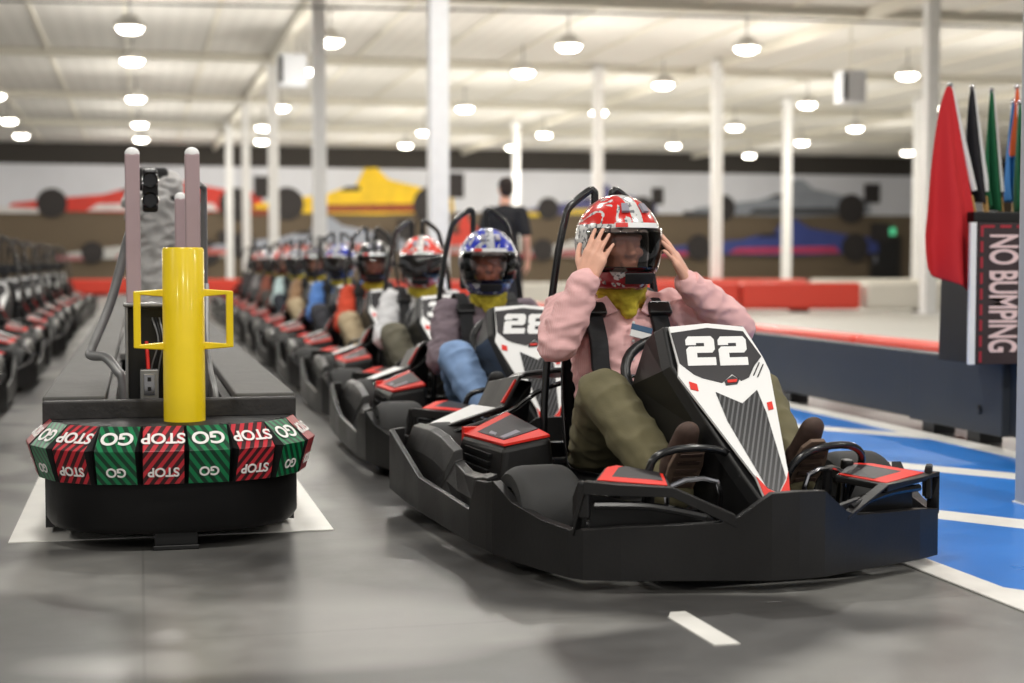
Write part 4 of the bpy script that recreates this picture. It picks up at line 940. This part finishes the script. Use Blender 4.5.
rail(1.4, 41, 3.0, 40.8, .04, .44, .5, M['barrier_red'], 'short red barrier run behind the right mauve post', grp=BG)
# flag stand
r = thing('flag_stand', 'open black flag box standing on the dark track wall', 'stand', (3.97, 6.62, .41))
MB().hexa([V(p) for p in ((-.25, -.17, .0), (.27, -.17, .0), (.27, .12, .0), (-.25, .12, .0), (-.235, -.17, .66), (.27, -.17, .66), (.27, .12, .70), (-.235, .12, .70))]).build('stand_body', M['plastic_dk'], r, .004)
MB().box((.02, -.03, .675), (.54, .32, .05)).build('stand_top', M['plastic_dk'], r, .006)
r2 = thing('notice_board', 'brown NO BUMPING notice board leaning on the flag stand', 'sign', (3.835, 6.40, .41))
MB().box((.07, .0, .325), (.37, .012, .65)).build('board', M['sign'], r2, .002)
MB().box((-.135, .004, .325), (.03, .02, .65)).build('board_edge', M['colpaint'], r2, .002)
for k in range(9): MB().box((-.095, -.008, .035 + .072 * k), (.012, .004, .05)).build('border_dash', M['sign_red'], r2)
for k in range(4): MB().box((-.06 + .085 * k, -.008, .632), (.055, .004, .012)).build('border_dash', M['sign_red'], r2)
me = text_mesh('NO BUMPING', .20, .02, .002, align='LEFT', spacing=.96)
X, Y_, Z = V((0, 0, -1)), V((1, 0, 0)), V((0, -1, 0)); mtx = Matrix((X, Y_, Z)).transposed().to_4x4(); mtx.translation = V((.01, -.008, .60)); me.transform(Matrix.Scale(.455, 4, V((1, 0, 0)))); me.transform(mtx)
finish('lettering', me, M['sign_txt'], r2)
def flag(x, y, top, m, label, lean, drop, wide, ph, show=True):
    r = thing('track_flag', label, 'flag', (x, y, 1.09), 0, 'furled flags in the flag stand'); T = V((lean, 0, top - 1.09))
    MB().tube([(0, 0, .12), T * .98], .014, 8).build('pole', M['pole_w'], r, smooth=True); MB().tube([(0, 0, -.02), (0, 0, .01), T * .16], .0145, 8).build('pole_grip', M['pole_t'], r, smooth=True)
    MB().ell(T, (.012, .012, .016)).build('pole_tip', M['chrome'], r, smooth=True)
    grid = []; n = 15
    for i in range(n):
        q = i / (n - 1); row = []
        for j in range(13):
            u = j / 12; z = T.z * (1 - .01) - drop * q * (1 - .20 * u) - .03 * u * q; wd = wide * (.06 + q ** .8 * (1 - .25 * max(0, q - .8) * 4))
            row.append(V((T.x * (z / T.z if z > 0 else 0) - u * wd - .01 * (u > 0), sin(u * 9 + ph + q * 1.5) * .05 * q * min(1, u * 4) - .014, z - .05 * u * q)))
        grid.append(row)
    MB().sheet(grid, .003).build('cloth', m, r, smooth=2, sub=1)
flag(3.76, 6.50, 1.69, M['flag_r'], 'large red flag hanging over the left side of the flag stand', -.13, .95, .30, .3)
flag(3.86, 6.56, 1.69, M['flag_k'], 'black furled flag beside the red flag', -.085, .54, .11, 1.1)
flag(3.96, 6.60, 1.685, M['flag_g'], 'green furled flag right of the black flag', -.06, .57, .09, 2.2)
flag(4.07, 6.66, 1.64, M['flag_b'], 'blue furled flag behind the orange flag', -.02, .48, .05, .6)
flag(4.08, 6.58, 1.70, M['flag_o'], 'orange furled flag at the right end of the stand', -.06, .30, .045, 2.9)
flag(4.03, 6.52, 1.62, M['flag_g'], 'second green furled flag under the orange one', -.03, .52, .05, 1.7)

# ================================================================== COLUMNS, LAMPS, MURAL
cols = [(3.28, 17.22), (2.95, 26.1), (2.93, 35.0), (2.90, 43.6), (2.85, 51.0), (12.93, 23.8), (12.70, 33.1), (10.35, 34.6), (11.8, 48.6), (17.45, 40.1), (20.95, 39.2)]
COLUMN_LABELS = ['widest white column, behind the driver in the blue helmet', 'second white column along the kart queue, beside the hanging white box', 'third white column along the kart queue', 'fourth white column along the kart queue', 'furthest white column along the kart queue, nearest the end wall',
    'white column just left of the red flag', 'white column between the leading driver and the blue mural car', 'white column rising behind the helmet of the leading driver', 'far white column behind the bystander in the black T-shirt', 'white column in front of the blue mural car', 'slim far white column behind the red flag']
for i, (x, y) in enumerate(cols):
    r = bpy.data.objects.new('column', None); C.objects.link(r); r.location = (x, y, 0); struct(r, COLUMN_LABELS[i])
    MB().box((0, 0, 2.7), (.22, .22, 5.4)).build('column_shaft', M['colpaint'], r, .02)
    MB().box((0, 0, .012), (.38, .38, .024)).build('column_base', M['colpaint'], r)
    MB().box((0, 0, 5.28), (.36, .36, .03)).build('column_cap', M['colpaint'], r)
r = bpy.data.objects.new('column', None); C.objects.link(r); r.location = (3.16, 4.97, 0); struct(r, 'pale grey column at the right edge of the picture')
MB().box((.005, 0, 2.7), (.14, .14, 5.4)).build('column_shaft', mat('column_grey', (176, 178, 182), .5), r, .008); MB().box((.005, 0, .005), (.15, .15, .01)).build('column_base', M['colpaint'], r)
lines = {
 'over the divider': [(-.11, 27.4), (-.09, 31.75), (-.04, 39.1), (.06, 46.4), (.1, 52.0)],
 'over the queued karts': [(3.4, 28.2), (3.4, 32.6), (3.58, 40.5), (3.62, 46.6), (3.98, 52)],
 'right of the wide white column': [(7.75, 27.8), (7.88, 31.8), (8.25, 39.6), (8.57, 47.2), (8.89, 52.6)],
 'above the leading driver': [(11.05, 27.3), (11.47, 33.25), (11.94, 39.85), (12.34, 47.1), (12.68, 52.7)],
 'left of the flags': [(15.97, 30.4), (16.46, 36.6), (17.17, 43.3), (17.81, 50.5)],
 'over the far right track': [(20.8, 42.8), (21.5, 48.2), (22.2, 54.5)],
 'behind the flags': [(20.44, 36.7), (27.19, 51.7)],
 'over the empty karts': [(-3.3, 39.2), (-3.52, 46), (-3.57, 51.3)]}
proto = None
for nm, ps in lines.items():
    for i, (x, y) in enumerate(ps):
        lb = 'round ceiling lamp %s, %s of its row from the camera' % (nm, ORD[i])
        if proto is None:
            r = thing('ceiling_lamp', lb, 'lamp', (x, y, 4.9), 0, 'round high-bay ceiling lamps')
            MB().lathe([(.001, .16), (.12, .16), (.16, .1), (.27, .02), (.285, -.04), (.26, -.05), (.001, -.03)]).build('housing', M['housing'], r, smooth=True)
            MB().lathe([(.001, -.14), (.13, -.13), (.19, -.095), (.22, -.05), (.001, -.045)]).build('lens', M['lens'], r, smooth=True)
            MB().tube([(0, 0, .15), (0, 0, .52)], .015, 8).build('hanger', M['grey_metal'], r, smooth=True)
            proto = r
        else:
            r = dup_tree(proto); r.location = (x, y, 4.9); r['label'] = lb
for x, y, z, sx, lb in ((13.4, 27.8, 4.25, .5, 'white loudspeaker box hanging from the roof left of the flags'), (2.9, 30.2, 4.55, .55, 'white panel box hanging beside a column left of the wide column')):
    r = thing('hanging_speaker', lb, 'speaker', (x, y, z)); MB().box((0, 0, 0), (sx, .4, .62)).build('cabinet', M['ceil_grey'], r, .03); MB().box((-sx / 2 + .04, -.21, 0), (.08, .03, .5)).build('grille', M['plastic_dk'], r)
    MB().tube([(0, 0, .3), (0, 0, 5.4 - z)], .02).build('hanger', M['joist'], r)
# cables strung under the roof
for pts, lb in (([(-4, 26.5, 5.05), (2, 25.5, 5.0), (9, 24.5, 4.95), (20, 23, 4.7)], 'thin cable strung under the roof across the hall'),):
    tag(MB().tube(smooth_path(pts, 6), .018, 6).build('roof_cable', M['plastic_dk'], smooth=True), lb, 'cable')
# mural of racing cars
mu = thing('wall_mural', 'pale mural band of painted racing cars along the end wall', 'mural', (12, 61.9, 2.9))
MB().box((0, 0.02, .85), (50, .05, 1.72)).build('mural_panel', M['mural'], mu)
tyre_p = mat('painted_tyre', (52, 48, 48), .7)
LAY = [0]
def pcar(x0, x1, z0, h, body, trim, dark, flip=False, nm='painted_car'):
    """side view of an open-wheeled racing car as a flat painting on the wall"""
    w_ = x1 - x0; LAY[0] += 1; yy = -.01 - .012 * LAY[0]
    T = lambda L: [((1 - p[0] if flip else p[0]) * w_ + x0 - 12, p[1] * h + z0 - 2.9) for p in L]
    mb = MB(); put_ = lambda L, lay=0: mb.poly(T(L), .008, (0, yy - .002 * lay, 0))
    mb.m(0); put_([(.0, .16), (.02, .30), (.2, .42), (.36, .50), (.44, .62), (.50, .66), (.54, .98), (.60, 1.0), (.66, .78), (.84, .62), (.97, .55), (.98, .2), (.6, .12), (.3, .14)])
    mb.m(1); put_([(.30, .16), (.34, .30), (.78, .34), (.8, .18)], 1); put_([(-.04, .10), (-.04, .24), (.12, .2), (.12, .1)], 1)
    mb.m(2); put_([(.42, .56), (.45, .64), (.52, .66), (.52, .56)], 1); put_([(.94, .45), (.94, .92), (1.03, .92), (1.03, .45)], 1)
    for cx, rr in ((.17, .31), (.87, .36)): put_([(cx + rr * h / w_ * cos(a), .31 + rr * sin(a)) for a in [2 * pi * k / 22 for k in range(22)]], 2)
    mb.build(nm, [body, trim, dark], mu)
pm = lambda n, c: mat('paint_' + n, c, .6, var=.12, vscale=1.5)
pcar(-4.9, 5.0, 2.55, 1.85, pm('red', (222, 62, 48)), pm('white', (226, 222, 222)), tyre_p)
pcar(4.3, 12.6, 2.5, 2.15, pm('yellow', (246, 204, 34)), pm('maroon', (150, 70, 40)), tyre_p)
pcar(15.4, 21.2, 2.6, 1.5, pm('violet', (92, 92, 140)), pm('lemon', (236, 204, 60)), tyre_p)
pcar(22.6, 31.0, 2.6, 1.8, pm('pale', (146, 152, 162)), pm('slate', (70, 72, 76)), tyre_p)
pcar(-2.8, 3.4, .8, 1.4, pm('chalk', (206, 206, 204)), pm('rose', (190, 120, 124)), tyre_p)
pcar(2.6, 10.6, 1.0, 1.7, pm('steel_blue', (166, 172, 186)), pm('coral', (206, 108, 98)), tyre_p)
pcar(11.0, 14.2, .95, 1.9, pm('scarlet', (218, 70, 56)), pm('grey', (170, 160, 160)), tyre_p)
pcar(15.3, 20.3, .9, 1.5, pm('ivory', (210, 208, 206)), pm('crimson', (170, 60, 70)), tyre_p)
pcar(21.2, 31.4, .95, 1.75, pm('royal', (66, 80, 150)), pm('magenta', (200, 66, 100)), tyre_p)
ex = thing('lit_sign', 'small green lit sign above the dark far door', 'sign', (31.75, 61.85, 2.2)); MB().box((0, 0, .0), (.5, .08, .3)).build('sign_box', mat('exit_green', (40, 120, 80), .4, emit=((90, 210, 150), .9)), ex, .02)
MB().box((0, .0, .19), (.04, .03, .1)).build('bracket', M['plastic_dk'], ex)
